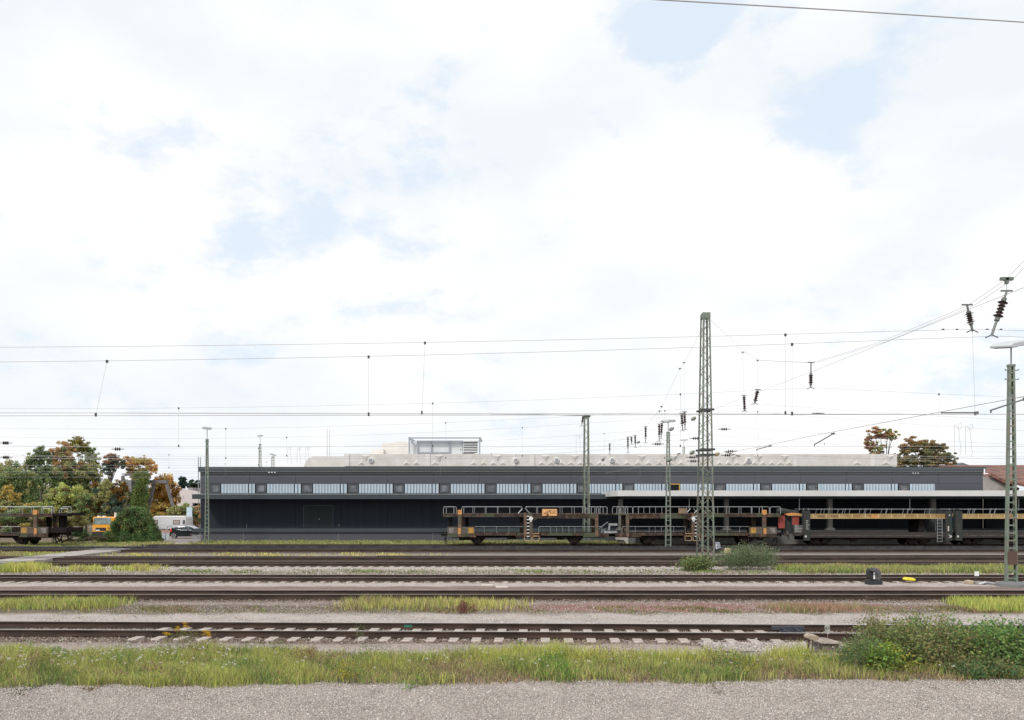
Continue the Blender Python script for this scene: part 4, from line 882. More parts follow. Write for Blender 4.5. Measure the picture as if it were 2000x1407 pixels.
def dark_wagon(label, L0, R0, red=True):
    w = empty('car_carrier_wagon', (0, DWG, 0)); tag(w, label, 'wagon'); W = 3.0
    m = lambda p: vx(p)
    for a, b in ((L0, L0 + 13), (R0 - 14, R0 - .5)):
        for y0, y1 in ((-.05, .35), (W - .35, W + .05)):
            s = MB(); s.box(m(a), m(b), y0, y1, vz(1056), vz(998)); s.build('end_tower', DKGREEN, w)
        s = MB(); s.box(m(a + 1), m(a + 4.2), -.075, -.051, vz(1056), vz(998.5)); s.build('tower_rib', GREYDECK, w)
    s = MB(); s.box(m(L0 + 13), m(R0 - 14), 0, .14, vz(1012.6), vz(1004.6)); s.box(m(L0 + 13), m(R0 - 14), W - .14, W, vz(1012.6), vz(1004.6)); g_ = s.build('yellow_girder', CREAM, w)
    s = MB(); s.box(m(L0 + 13), m(R0 - 14), -.03, .02, vz(1013.3), vz(1012.5)); s.box(m(L0 + 13), m(R0 - 14), -.03, .02, vz(1004.9), vz(1004.2))
    x = L0 + 18
    while x < R0 - 20: s.box(m(x), m(x) + .07, -.05, .0, vz(1012.5), vz(1005)); x += 25.5
    s.build('girder_flange', mat('pale_yellow_edge', (.55, .42, .22), .7), g_)
    if red:
        s = MB()
        for a in (L0 + 28, L0 + 54): s.box(m(a), m(a + 15), -.012, -.002, vz(1011), vz(1006.5))
        split(s.build('girder_recess', mat('brown_recess', (.22, .14, .07), .8), g_))
        s = MB(); s.box(m(1702), m(1719), -.012, -.002, vz(1012), vz(1005.2)); s.build('orange_patch', ORANGE, g_)
    s = MB(); s.box(m(L0 + 13), m(R0 - 14), .15, W - .15, vz(1011), vz(1009.5)); s.build('upper_deck', DIRTSTEEL, w)
    for y in (.05, W - .05):
        s = MB(); s.tube([(m(L0 + 8), y, vz(995)), (m(R0 - 2), y, vz(995))], .014, 5); x = L0 + 24; k = 0
        while x < R0 - 12:
            s.tube([(m(x), y, vz(1005)), (m(x + 2.5), y, vz(995))], .014, 5); s.tube([(m(x + 2), y, vz(995)), (m(x + 3), y, vz(994.6))], .035, 5); x += (25 if k % 2 else 9.5); k += 1
            if k % 2 == 0: x += 8
        s.build('handrail', GALV, w)
    s = MB(); s.box(m(L0 - 20 if red else L0), m(R0), .0, W, vz(1045.5), vz(1040.5)); s.box(m(L0), m(R0), .0, .12, vz(1050.5), vz(1045.5)); s.build('lower_deck', GREYDECK, w)
    s = MB(); s.box(m(L0 + 13), m(R0 - 56), -.03, 0, vz(1047.2), vz(1046.6)); s.build('deck_edge_strip', mat('worn_edge', (.3, .27, .24), .6, .2, (.08, .07, .07), 2), w)
    s = MB(); s.box(m(L0 + 20), m(R0 - 20), 1.2, 1.8, vz(1055), vz(1046)); s.box(m(R0 - 70), m(R0), .1, .3, vz(1054), vz(1050)) ; s.box(m(L0 - 15), m(L0 + 5), .1, .3, vz(1054), vz(1050))
    s.bar((m(L0 + 60), .4, vz(1052)), (m(L0 + 110), .4, vz(1057)), .07); s.tube([(m(L0 + 100), .3, vz(1056)), (m(L0 + 100), .5, vz(1056))], .2, 14); s.bar((m(L0 + 105), .3, vz(1061)), (m(L0 + 175), .3, vz(1055)), .06)
    s.build('underframe', DIRTSTEEL, w)
    for p in (L0 + 28, L0 + 46, R0 - 72, R0 - 50): wheelset(w, m(p))
    for p in (R0 - 50, ):
        s = MB(); s.box(m(p - 8), m(p + 4), .6, 2.4, vz(1041), vz(1012)); s.build('inner_post', DIRTSTEEL, w)
    # ladder
    s = MB(); a, b = R0 - 30, R0 - 20.5
    for p in (a, b): s.tube([(m(p), -.06, vz(1012)), (m(p), -.06, vz(1058.5))], .022, 5)
    for k in range(8): s.tube([(m(a), -.06, vz(1016 + k * 6)), (m(b), -.06, vz(1016 + k * 6))], .02, 5)
    s.build('ladder', GALV, w)
    PL = mat('pale_plates', (.55, .52, .48), .7)
    s = MB(); s.box(m(R0 - 12.6), m(R0 - 7), -.06, -.052, vz(1037.5), vz(1028)); s.tube([(m(R0 - 4), -.09, vz(1048)), (m(R0 - 4), -.052, vz(1048))], .09, 12)
    for i in range(4): s.box(m(R0 - 12 + i % 2 * 4), m(R0 - 9.5 + i % 2 * 4), -.06, -.052, vz(1043.5 + i * 2.5), vz(1042 + i * 2.5))
    s.prism([(m(R0 - 8), vz(1008)), (m(R0 - 4.5), vz(1008)), (m(R0 - 6.2), vz(1004.2))], -.06, -.052)
    s.tube([(m(L0 + 4), -.09, vz(1048)), (m(L0 + 4), -.052, vz(1048))], .09, 12)
    s.build('data_plate', PL, w)
    if red:
        s = MB()
        for i, (a, l) in enumerate(((1571.5, 7), (1573, 4), (1574, 6), (1574, 4), (1574, 5))): s.box(m(a), m(a + l), -.06, -.052, vz(1018.5 + i * 4.0), vz(1016.7 + i * 4.0))
        for i, l in enumerate((5, 8, 15, 6, 13)): s.box(m(1553), m(1553 + l), .095, .1, vz(1027.6 + i * 2.8), vz(1026.2 + i * 2.8))
        s.box(m(1553), m(1565), .095, .1, vz(1047), vz(1041.5)); s.build('stencil_marks', mat('stencil_white', (.3, .3, .29), .8), w)
        s = MB(); s.box(m(1552), m(1570), .1, .3, vz(1054), vz(1026)); s.box(m(1543), m(1571), .1, .5, vz(1054), vz(1043)); s.build('end_plate', mat('end_plate', (.09, .09, .085), .7), w)
        s = MB()
        for a, b, p, q in ((1524.5, 1536, 1032, 1008), (1552, 1564, 1025.5, 1009)):
            s.box(m(a), m(b), .5, .52, vz(p), vz(q))
        split(s.build('red_mesh_screen', REDMESH, w))
        s = MB()
        for a, b, p, q in ((1524.5, 1536, 1032, 1008), (1552, 1564, 1025.5, 1009)):
            for k in range(5): x_ = a + (b - a) * k / 4; s.box(m(x_) - .012, m(x_) + .012, .47, .498, vz(p), vz(q))
            for k in range(8): z_ = q + (p - q) * k / 7; s.box(m(a), m(b), .45, .468, vz(z_) - .01, vz(z_) + .01)
        s.build('screen_bars', mat('screen_bar_red', (.5, .12, .09), .6), w)
        s = MB(); s.prism([(m(1536), vz(1004.5)), (m(1552), vz(1002)), (m(1564), vz(1003)), (m(1564), vz(1007.5)), (m(1541), vz(1007.8))], .3, .9); s.build('orange_beam', ORANGE, w)
        s = MB(); s.tube([(m(1524), .8, vz(999)), (m(1532), .8, vz(998.5)), (m(1550), .9, vz(1000)), (m(1566), .9, vz(1001))], [.22, .26, .18, .14], 10); s.box(m(1536), m(1552), .8, 1.2, vz(1044), vz(1008)); s.build('rolled_cover', DKGREEN, w)
        s = MB(); s.bar((m(1518), 1.5, vz(1044.5)), (m(1544), 1.5, vz(1044.5)), .14); s.tube([(m(1540), .6, vz(1043.5)), (m(1543), .6, vz(1043.5))], .22, 14); s.build('buffer', RUSTY2, w)
    return w
dark_wagon('dark green car carrier wagon with yellow girder and red mesh at its left end', 1569, 1860)
dark_wagon('dark green car carrier wagon with a yellow girder cut off by the right edge', 1866, 2160, False)

# ------------------------------------------------------------------ yard objects, left
# gantry crane
DG = 101
gc = empty('gantry_crane', (X(285, DG), DG, 0)); tag(gc, 'old grey gantry crane standing among the autumn trees, half overgrown with ivy', 'crane')
q = lambda px, D=DG: X(px, D) - X(285, DG)
GCM = mat('crane_grey', (.13, .125, .13), .8, 0, (.19, .175, .18), 2)
s = MB(); s.box(q(238), q(327), -.3, .3, Z(944.5, DG), Z(938, DG)); s.bar((q(240), 0, Z(927, DG)), (q(293), 0, Z(931, DG)), .5, .25); s.build('beam', GCM, gc)
for a, b, c, d in ((301, 945, 289, 997), (325, 945, 339, 992), (247, 945, 243, 1000), (240, 930, 241, 1000)):
    s = MB(); s.bar((q(a), 0, Z(b, DG)), (q(c) if True else 0, 0, 0 if False else Z(d, DG) - 0), .32); s.bar((q(c), 0, Z(d, DG)), (q(c + (c - a) * .9), 0, 0), .32); s.build('leg', GCM, gc)
s = MB(); s.box(q(253.5), q(264), -1, .5, Z(961, DG), Z(939, DG)); cb = s.build('cabin', mat('cabin_grey', (.26, .24, .26), .8, 0, (.2, .19, .2), 2), gc)
s = MB(); s.box(q(255.5), q(257), -1.02, -1.003, Z(952, DG), Z(943, DG)); s.build('window', DGLASS, cb)
s = MB(); s.box(q(242), q(246.5), -.4, .3, Z(930, DG), Z(925, DG)); s.build('winch_box', mat('winch', (.5, .5, .52), .6), gc)
# truck
DTK = 81
tk = empty('truck', (X(203, DTK), DTK, 0)); tag(tk, 'orange lorry facing the camera, half hidden by the ivy mound', 'truck')
q = lambda px: X(px, DTK) - X(203, DTK); tz = lambda py: Z(py, DTK)
TOR = mat('truck_orange', (.80, .36, .03), .4)
s = MB(); s.prism([(q(180.5), .6), (q(226), .6), (q(226), tz(1011.5)), (q(224), tz(1010)), (q(183.5), tz(1010)), (q(181), tz(1012)), (q(180.5), tz(1025))], 0, 1.9); s.build('cab', TOR, tk, bevel=.06)
s = MB(); s.prism([(q(182.5), tz(1024.5)), (q(184), tz(1012)), (q(216), tz(1011.5)), (q(217.5), tz(1024.5))], -.03, .02); s.build('windscreen', mat('truck_glass', (.08, .12, .12), .08, 0, (.25, .32, .32), 1.2, spec=.9), tk)
s = MB(); s.box(q(187), q(207), -.04, 0, tz(1037), tz(1031)); s.build('grille', BLACK, tk)
s = MB(); s.box(q(187.5), q(195.5), -.06, -.041, tz(1037), tz(1035)); s.build('number_plate', WHITE, tk)
s = MB(); s.box(q(182), q(226), -.15, .3, .35, tz(1039)); s.build('bumper', BLACK, tk)
for px_ in (184, 222):
    s = MB(); s.box(q(px_ - 1.6), q(px_ + 1.6), -.05, 0, tz(1036), tz(1033)); s.build('headlight', mat('headlight', (.6, .5, .45), .3), tk)
for px_ in (190, 200):
    s = MB(); s.box(q(px_ - 2), q(px_ + 2), .2, .6, tz(1010), tz(1008)); s.build('roof_lamp', WHITE, tk)
s = MB(); s.cyl((q(221), .5, tz(1010)), (q(221), .5, tz(1001.5)), .11, 12); s.build('beacon', WHITE, tk)
for px_ in (185, 221):
    s = MB(); s.cyl((q(px_), .35, .5), (q(px_), .65, .5), .5, 20); s.build('wheel', BLACK, tk)
s = MB(); s.box(q(179), q(180.3), -.2, .1, tz(1022), tz(1014)); s.build('mirror', BLACK, tk)
s = MB(); s.box(q(181), q(226), 2.0, 7, .8, tz(1020)); s.bar((q(226), 3, tz(994)), (q(248), 3, tz(993)), .25); s.bar((q(228), 3, tz(997)), (q(243), 3, tz(998)), .2); s.bar((q(240), 3, tz(1020)), (q(236), 3, tz(995)), .25); s.build('loader_crane', TOR, tk)
# caravan
DC_ = 97
cv = empty('caravan', (X(330, DC_), DC_, 0)); tag(cv, 'white touring caravan parked behind the black hatchback', 'caravan')
q = lambda px: X(px, DC_) - X(330, DC_); cz = lambda py: Z(py, DC_)
CVM = mat('caravan_white', (.66, .67, .68), .4, 0, (.60, .61, .62), .8)
s = MB(); s.prism([(q(299), cz(1034)), (q(297), cz(1022)), (q(299), cz(1010)), (q(302), cz(1008)), (q(360), cz(1008)), (q(363.3), cz(1011.5)), (q(363.3), cz(1031)), (q(361), cz(1034))], 0, 2.2); s.build('body', CVM, cv, bevel=.08)
s = MB(); s.box(q(297.5), q(363.5), -.012, 0, cz(1026.3), cz(1025.5)); s.build('trim', mat('caravan_trim', (.5, .52, .53), .5), cv)
for a, b in ((298.5, 308.5), (338, 351.5), (357, 361.5)):
    s = MB(); s.box(q(a), q(b), -.02, 0, cz(1024.5), cz(1016.2)); w = s.build('window', mat('window_rubber', (.12, .1, .1), .6), cv)
    s = MB(); s.box(q(a) + .07, q(b) - .07, -.03, -.021, cz(1024.5) + .07, cz(1016.2) - .07); s.build('pane', mat('caravan_pane', (.42, .33, .31), .3) if b < 355 else DGLASS, w)
s = MB(); s.cyl((q(331), .1, .34), (q(331), .35, .34), .34, 20); s.build('wheel', BLACK, cv)
s = MB(); s.tube([(q(325.5), -.02, cz(1030.5)), (q(328), -.02, cz(1028)), (q(331), -.02, cz(1027.3)), (q(334), -.02, cz(1028)), (q(336.5), -.02, cz(1030.5))], .04, 6); s.build('wheel_arch', GALV, cv)
# low wall behind the car
s = MB(); s.box(X(300, 92), X(345, 92), 91, 91.3, 0, Z(1036, 91)); tag(s.build('low_brick_wall', mat('brick', (.36, .24, .2), .9, 0, (.44, .31, .27), 3)), 'low pinkish brick wall in front of the caravan', 'wall')
s = MB(); s.box(X(314, 80), X(330, 80), 80, 80.04, .1, Z(1042, 80)); s.bar((X(321, 79.9), 79.95, 0), (X(321, 79.9), 79.95, Z(1041, 80)), .08); tag(s.build('notice_board', mat('pale_blue_board', (.38, .44, .48), .7, 0, (.46, .5, .52), 2)), 'small pale blue board on a post beside the ivy mound', 'board')
# car (local: x forward to the right, front hidden behind the plinth)
DCR = 84
car = empty('parked_car', (X(330, DCR), DCR, 0)); tag(car, 'black hatchback parked at the left corner of the dark hall', 'car')
CARM = mat('car_paint_black', (.015, .022, .024), .15, .1, spec=.8)
kc = DCR / F; u = lambda p: (p - 330) * kc; cz = lambda py: Z(py, DCR)
s = MB(); body = [(u(330.5), .3), (u(331), cz(1041)), (u(332.5), cz(1034)), (u(335), cz(1030.7)), (u(346), cz(1034.3)), (u(372), cz(1036)), (u(390), cz(1038)), (u(405), cz(1041)), (u(410), cz(1045)), (u(410), .3), (u(402), .25), (u(336), .22)]
s.prism(body, 0, 1.7); s.build('body', CARM, car, bevel=.08)
s = MB(); roof = [(u(333.5), cz(1033)), (u(338), cz(1030.8)), (u(346), cz(1028.8)), (u(360), cz(1028)), (u(370), cz(1029)), (u(380), cz(1034)), (u(388), cz(1038)), (u(346), cz(1037))]
s.prism(roof, .1, 1.6); s.build('roof', CARM, car, bevel=.06)
s = MB(); s.prism([(u(340), cz(1036)), (u(341), cz(1032.5)), (u(348), cz(1030.2)), (u(353), cz(1029.8)), (u(353), cz(1036))], .06, .098); s.prism([(u(354.5), cz(1036)), (u(354.5), cz(1029.8)), (u(362), cz(1029.8)), (u(369), cz(1031)), (u(377), cz(1036.5))], .06, .098); s.build('side_window', mat('car_glass', (.07, .09, .10), .05, 0, (.16, .19, .21), 1.5, spec=1), car)
s = MB(); s.prism([(u(346), cz(1028.8) + .012), (u(360), cz(1028) + .012), (u(370), cz(1029) + .012), (u(378), cz(1033)), (u(377), cz(1032)), (u(360), cz(1027.6) + .02), (u(348), cz(1028.4))], .15, 1.5); s.build('roof_sheen', mat('painted_roof_sheen', (.5, .52, .55), .3), car)  # sheen on the black roof put in as a pale strip
s = MB(); s.box(u(332), u(335.6), -.03, .3, cz(1039.5), cz(1033)); s.build('tail_light', mat('tail_red', (.55, .03, .04), .3), car, bevel=.03)
for p in (339.5, 392):
    s = MB(); s.cyl((u(p), -.02, .32), (u(p), .2, .32), .32, 24); t = s.build('wheel', BLACK, car)
    s = MB(); s.cyl((u(p), -.045, .32), (u(p), -.021, .32), .06, 12)
    for k in range(5):
        a = k * 1.2566 + .3; s.bar((u(p), -.035, .32), (u(p) + .21 * math.cos(a), -.035, .32 + .21 * math.sin(a)), .02, .07, (0, 1, 0))
    s.tube([(u(p) + .22 * math.cos(a), -.035, .32 + .22 * math.sin(a)) for a in [i * math.pi / 10 for i in range(21)]], .022, 5); s.build('rim', mat('alloy', (.7, .7, .72), .3, .6), t)
s = MB(); s.box(u(366), u(369), -.15, 0, cz(1037), cz(1035)); s.build('mirror', CARM, car, bevel=.02)
# second vehicle glimpsed behind
c2 = empty('parked_car', (X(384, 108), 108, 0)); tag(c2, 'pale car bonnet glimpsed between the caravan and the dark hall', 'car')
s = MB(); s.prism([(-1.2, .3), (-1.2, .9), (-.6, 1.35), (.8, 1.4), (1.3, 1), (2.4, .9), (2.4, .3)], 0, 1.7); s.build('body', mat('pale_car', (.45, .5, .58), .3), c2, bevel=.06)
s = MB(); s.prism([(-.75, .95), (-.5, 1.28), (.7, 1.32), (1.1, .95)], -.02, 0); s.build('side_window', DGLASS, c2)
s = MB(); s.cyl((-.6, -.03, .32), (-.6, .15, .32), .32, 16); s.build('wheel', BLACK, c2); s = MB(); s.cyl((1.7, -.03, .32), (1.7, .15, .32), .32, 16); s.build('wheel', BLACK, c2)
s = MB(); s.tube([(0, 0, 0), (0, 0, 2.4)], .05, 8); fl = s.build('pole', GALV); fl.location = (X(370, 99), 99, 0); tag(fl, 'short pole with a pale blue banner right of the caravan', 'pole')
s = MB(); s.box(-.35, .35, -.03, .03, 1.5, 3.3); s.build('banner', mat('banner', (.5, .62, .72), .7), fl)
# shopping trolley
DS = 76.0
tr = empty('shopping_trolley', (X(377, DS), DS, 0)); tag(tr, 'abandoned wire shopping trolley by the left corner of the dark hall', 'shopping trolley')
ks = DS / F; u = lambda p: (p - 377) * ks; cz = lambda py: Z(py, DS)
s = MB(); TL, TR_, BL, BR_ = (377, 1045), (393, 1047), (381, 1056), (392, 1055.5)
for y in (-.28, .28):
    for i in range(9):
        t = i / 8; a = (TL[0] + (TR_[0] - TL[0]) * t, TL[1] + (TR_[1] - TL[1]) * t); b = (BL[0] + (BR_[0] - BL[0]) * t, BL[1] + (BR_[1] - BL[1]) * t); s.tube([(u(a[0]), y, cz(a[1])), (u(b[0]), y, cz(b[1]))], .007, 4)
    for i in range(6):
        t = i / 5; a = (TL[0] + (BL[0] - TL[0]) * t, TL[1] + (BL[1] - TL[1]) * t); b = (TR_[0] + (BR_[0] - TR_[0]) * t, TR_[1] + (BR_[1] - TR_[1]) * t); s.tube([(u(a[0]), y, cz(a[1])), (u(b[0]), y, cz(b[1]))], .008 if i not in (0, 5) else .014, 4)
for i in range(7): y = -.28 + i * .093; s.tube([(u(393), y, cz(1047)), (u(392), y, cz(1055.5)), (u(381), y, cz(1056)), (u(377), y, cz(1045))], .007, 4)
s.build('basket', GALV, tr)
s = MB()
for y in (-.25, .25): s.tube([(u(374.5), y, cz(1043.5)), (u(379), y, cz(1056)), (u(372), y, cz(1060.5)), (u(380), y, cz(1057)), (u(391), y, cz(1060))], .016, 6)
s.build('frame', ALU, tr)
s = MB(); s.tube([(u(374.5), -.28, cz(1043.5)), (u(374.5), .28, cz(1043.5))], .02, 8); s.build('handle', mat('trolley_handle', (.4, .1, .1), .5), tr)
for p in (372.5, 391):
    for y in (-.25, .25): s = MB(); s.cyl((u(p), y - .015, .06), (u(p), y + .015, .06), .06, 12); s.build('castor', BLACK, tr)

# ------------------------------------------------------------------ small railway furniture
# dwarf signal
DD = 35.6
sg = empty('dwarf_signal', (X(1708, DD), DD, 0)); tag(sg, 'squat dark dwarf signal between the second and third tracks, right side', 'signal')
k = DD / F; u = lambda p: (p - 1708) * k; cz = lambda py: Z(py, DD)
SGM = mat('signal_grey', (.09, .09, .095), .6)
s = MB(); s.box(u(1695), u(1722), -.1, .35, 0, cz(1134)); s.build('base', mat('signal_base', (.025, .03, .034), .7), sg, bevel=.02)
s = MB(); s.prism([(u(1704), cz(1133)), (u(1704), cz(1113)), (u(1706), cz(1110)), (u(1713), cz(1110)), (u(1721), cz(1117)), (u(1721), cz(1129)), (u(1718), cz(1133))], -.02, .3); s.build('housing', SGM, sg, bevel=.015)
s = MB(); s.prism([(u(1696), cz(1129)), (u(1696), cz(1117)), (u(1698), cz(1112)), (u(1704), cz(1110.5)), (u(1704), cz(1131)), (u(1700), cz(1131))], -.06, .26); s.build('face', BLACK, sg, bevel=.01)
s = MB(); s.box(u(1697), u(1709), -.28, -.061, cz(1114.5), cz(1112.5)); s.build('visor', SGM, sg)
for a, b in ((1117.5, 1122), (1123, 1131)):
    s = MB(); s.box(u(1704.6), u(1707.6), -.075, -.061, cz(b), cz(a)); s.build('lens', WHITE, sg)
# second small signal far
DD2 = 58.5
sg2 = empty('dwarf_signal', (X(1403, DD2), DD2, 0)); tag(sg2, 'pale grey dwarf signal box beside the foot of the tall lattice mast', 'signal')
k2 = DD2 / F; u = lambda p: (p - 1403) * k2; cz = lambda py: Z(py, DD2)
s = MB(); s.prism([(u(1399), cz(1074)), (u(1399), cz(1059.5)), (u(1406), cz(1059.5)), (u(1408), cz(1070.5)), (u(1404), cz(1072))], 0, .4); s.build('housing', mat('pale_grey_box', (.26, .27, .33), .6), sg2, bevel=.015)
s = MB(); s.box(u(1397.5), u(1408), .05, .35, 0, cz(1072)); s.build('base', BLACK, sg2)
s = MB(); s.box(u(1398.2), u(1400), -.02, -.001, cz(1067), cz(1063.8)); s.box(u(1398.8), u(1400), -.02, -.001, cz(1072), cz(1069)); s.build('lens', WHITE, sg2)
s = MB(); k3 = 56 / F
s.prism([((-6) * k3, .1), ((-6) * k3, .35), ((-3) * k3, .45), (5 * k3, .42), (6 * k3, .1)], 0, .3); o = s.build('marker_block', mat('yellowish_block', (.6, .5, .28), .8, 0, (.5, .4, .2), 9), bevel=.02); o.location = (X(1422, 56), 56, .08); tag(o, 'small yellowish marker block on the ballast right of the tall mast', 'marker')
# yellow cover
DY = 36.2; k3 = DY / F
s = MB(); s.prism([(-10 * k3, 0), (-9.5 * k3, .07), (-7 * k3, .12), (5 * k3, .10), (9 * k3, .05), (9.5 * k3, -.0), (6 * k3, -.03), (-5 * k3, -.01)], 0, .35)
o = s.build('yellow_cover', mat('bright_yellow', (.80, .68, .04), .5), bevel=.02); o.location = (X(1778.5, DY), DY - .05, .14); tag(o, 'bright yellow flat cover on the third track right of the dwarf signal', 'cover')
# points motor with white sign
pm = empty('points_machine', (X(1918, 35.6), 35.6, 0)); tag(pm, 'grey points machine with a small white number plate near the right lamp mast', 'points machine')
u = lambda p: (p - 1918) * 35.6 / F; cz = lambda py: Z(py, 35.6)
s = MB(); s.box(u(1907), u(1926), 0, .5, 0, cz(1137)); s.build('housing', mat('points_grey', (.33, .31, .28), .8, 0, (.25, .23, .21), 5), pm, bevel=.02)
s = MB(); s.prism([(u(1895), .0), (u(1895), cz(1136)), (u(1904), cz(1134.5)), (u(1905), 0)], .1, .5); s.build('lid', mat('points_lid', (.42, .35, .24), .8), pm, bevel=.02)
s = MB(); s.tube([(u(1911.5), .2, 0), (u(1911.5), .2, cz(1118))], .02, 6); s.build('post', DKMETAL, pm)
s = MB(); s.box(u(1907.5), u(1916), .15, .17, cz(1126), cz(1117)); s.build('number_plate', WHITE, pm)
s = MB(); s.tube([(u(1910), -.05, .02), (u(1922), -.1, .1), (u(1936), -.2, .05), (u(1945), -.3, .0)], [.05, .07, .05, .03], 6); s.build('cable', GALV, pm)
# number post, box with lid and stone-capped stand by the near track
DN = 19.95
nb = empty('number_post', (X(1615, DN), DN, 0)); tag(nb, 'grey shield-shaped number sign on a thin post beside the nearest track', 'sign')
u = lambda p: (p - 1615) * DN / F; cz = lambda py: Z(py, DN)
s = MB(); s.tube([(u(1616.5), 0, 0), (u(1616.5), 0, cz(1236))], .014, 8); s.build('post', mat('rust_post', (.2, .13, .11), .8), nb)
s = MB(); s.prism([(u(1610.3), cz(1227)), (u(1610.5), cz(1220.3)), (u(1617), cz(1219.5)), (u(1620), cz(1221)), (u(1620.5), cz(1236)), (u(1617), cz(1239)), (u(1614.5), cz(1238)), (u(1611.5), cz(1233))], -.02, -.008); s.build('plate', mat('aged_plate', (.45, .45, .41), .7, 0, (.36, .36, .33), 12), nb)
text_part('61', .115, BLACK, nb, (u(1615.6), -.024, cz(1227)), depth=.002)
DB2 = 19.2
bxo = empty('junction_box', (X(1628, DB2), DB2, 0)); tag(bxo, 'rusty grey junction box with an open slatted lid beside the number sign', 'box')
u = lambda p: (p - 1628) * DB2 / F; cz = lambda py: Z(py, DB2)
s = MB(); s.box(u(1606), u(1638), .0, .55, 0, cz(1257)); s.build('housing', mat('box_side', (.20, .17, .15), .8, 0, (.12, .10, .095), 6), bxo)
LID = mat('lid_concrete', (.5, .46, .4), .8, 0, (.36, .3, .26), 6)
s = MB(); z_ = cz(1257) + .003
for y in (-.05, .18, .38, .58): s.bar((u(1604 - y * 8), y, z_ + .02), (u(1641 - y * 22), y, z_ + .02), .05, .035)
s.bar((u(1604), -.05, z_ + .02), (u(1598), .6, z_ + .02), .05, .03); s.bar((u(1640), -.05, z_ + .02), (u(1628), .6, z_ + .02), .05, .03); s.build('lid', LID, bxo)
st = empty('cable_stand', (X(1591, 19.0), 19.0, 0)); tag(st, 'pale weathered cap on three rusty stakes left of the junction box', 'stand')
u = lambda p: (p - 1591) * 19 / F; cz = lambda py: Z(py, 19)
s = MB(); s.prism([(u(1574.5), cz(1246)), (u(1576), cz(1241.5)), (u(1581), cz(1239.5)), (u(1592), cz(1240.5)), (u(1598), cz(1243.5)), (u(1596), cz(1249.5)), (u(1588), cz(1251)), (u(1579), cz(1249))], -.08, .2); s.build('cap', mat('cap_stone', (.46, .38, .27), .9, 0, (.32, .26, .2), 9, bump=.5), st, bevel=.02)
for p in (1578, 1581, 1588): s = MB(); s.tube([(u(p), .03, -.05), (u(p), .03, cz(1248))], .016, 6); s.build('stake', mat('stake_rust', (.09, .06, .055), .8), st)
# dark fittings on the near track (joint / lubrication box)
s = MB(); s.box(-.45, .45, -.1, 0, .06, .17); s.bar((-.3, -.3, .05), (.35, -.35, .05), .06); s.bar((-.2, -.1, .12), (-.05, -.5, .04), .03); s.bar((.15, -.1, .12), (.3, -.5, .04), .03)
o = s.build('rail_joint', mat('dark_blue_steel', (.05, .055, .07), .6)); o.location = (X(1545, 22.0), 22.3, 0); tag(o, 'dark bolted rail joint on the nearest track near the number sign', 'rail joint')
# pale planks
for i, (p0, p1, py) in enumerate(((940, 962, 1145), (968, 992, 1148.5))):
    D = EYE * F / (py - HY); s = MB(); s.box(X(p0, D), X(p1, D), D, D + .28, 0, .05); tag(s.build('plank', mat('pale_plank', (.6, .56, .52), .9)), ('left' if i == 0 else 'right') + ' of two pale planks lying between the second and third tracks', 'plank')

# ------------------------------------------------------------------ vegetation
def nrm(a): return a / np.maximum(np.linalg.norm(a, axis=-1, keepdims=True), 1e-9)
def leaf_arrays(C, size, cols, asp=.5, flat=0.0):
    """C (n,3) centres; one bent leaf (two triangles as a quad) at each"""
    n = len(C); d = nrm(rng.normal(size=(n, 3))); 
    if flat: d[:, 2] *= (1 - flat); d = nrm(d)
    e = nrm(np.cross(d, rng.normal(size=(n, 3)))); L = (size * rng.uniform(.6, 1.3, n))[:, None]
    V = np.stack([C - d * L * .5, C + e * L * asp * .5, C + d * L * .5, C - e * L * asp * .5], 1).reshape(-1, 3)
    FQ = np.arange(4 * n).reshape(n, 4); return V, FQ, np.repeat(cols, 4, 0)
def clump_points(clumps, n):
    """clumps: list of (x,y,z,rx,ry,rz,weight,colour index)"""
    cl = np.array([c[:7] for c in clumps], float); w = cl[:, 6] * cl[:, 3] * cl[:, 5]; idx = rng.choice(len(cl), n, p=w / w.sum())
    d = nrm(rng.normal(size=(n, 3))); r = rng.uniform(0, 1.25, n) ** .6
    return cl[idx, :3] + d * r[:, None] * cl[idx, 3:6], idx
def foliage(name, clumps, n, size, palette, parent, asp=.55, jit=.35, material=M_LEAF, flat=0):
    C, idx = clump_points(clumps, n); pal = np.array(palette)[np.array([c[7] for c in clumps])[idx]]
    cols = np.clip(pal * (1 + jit * rng.normal(size=(n, 1))) * (1 + .08 * rng.normal(size=(n, 3))), .004, 1)
    V, FQ, cc = leaf_arrays(C, np.full(n, size), cols, asp, flat); return npmesh(name, V, FQ, cc, material, parent)
BARK = mat('bark', (.09, .075, .06), .9, 0, (.14, .12, .1), 6)
def limbs(root, pts_to, base_r, H0, parentname='trunk', m=BARK):
    s = MB(); top = Vector((0, 0, H0)); s.tube([(0, 0, -.1), (.03, 0, H0 * .5), top], [base_r, base_r * .8, base_r * .6], 8); t = s.build('trunk', m, root)
    s = MB()
    for p in pts_to:
        p = Vector(p); mid = top.lerp(p, .5) + Vector((random.uniform(-.2, .2), random.uniform(-.2, .2), random.uniform(-.1, .35))) * (p - top).length * .2
        s.tube([top * .9, mid, p], [base_r * .5, base_r * .28, base_r * .08], 5)
        for _ in range(3):
            q_ = mid.lerp(p, random.uniform(.2, .9)); e = q_ + Vector((random.uniform(-1, 1), random.uniform(-1, 1), random.uniform(0, 1))) * (p - top).length * .22; s.tube([q_, e], [base_r * .12, base_r * .04], 4)
    s.build('branches', m, root); return t
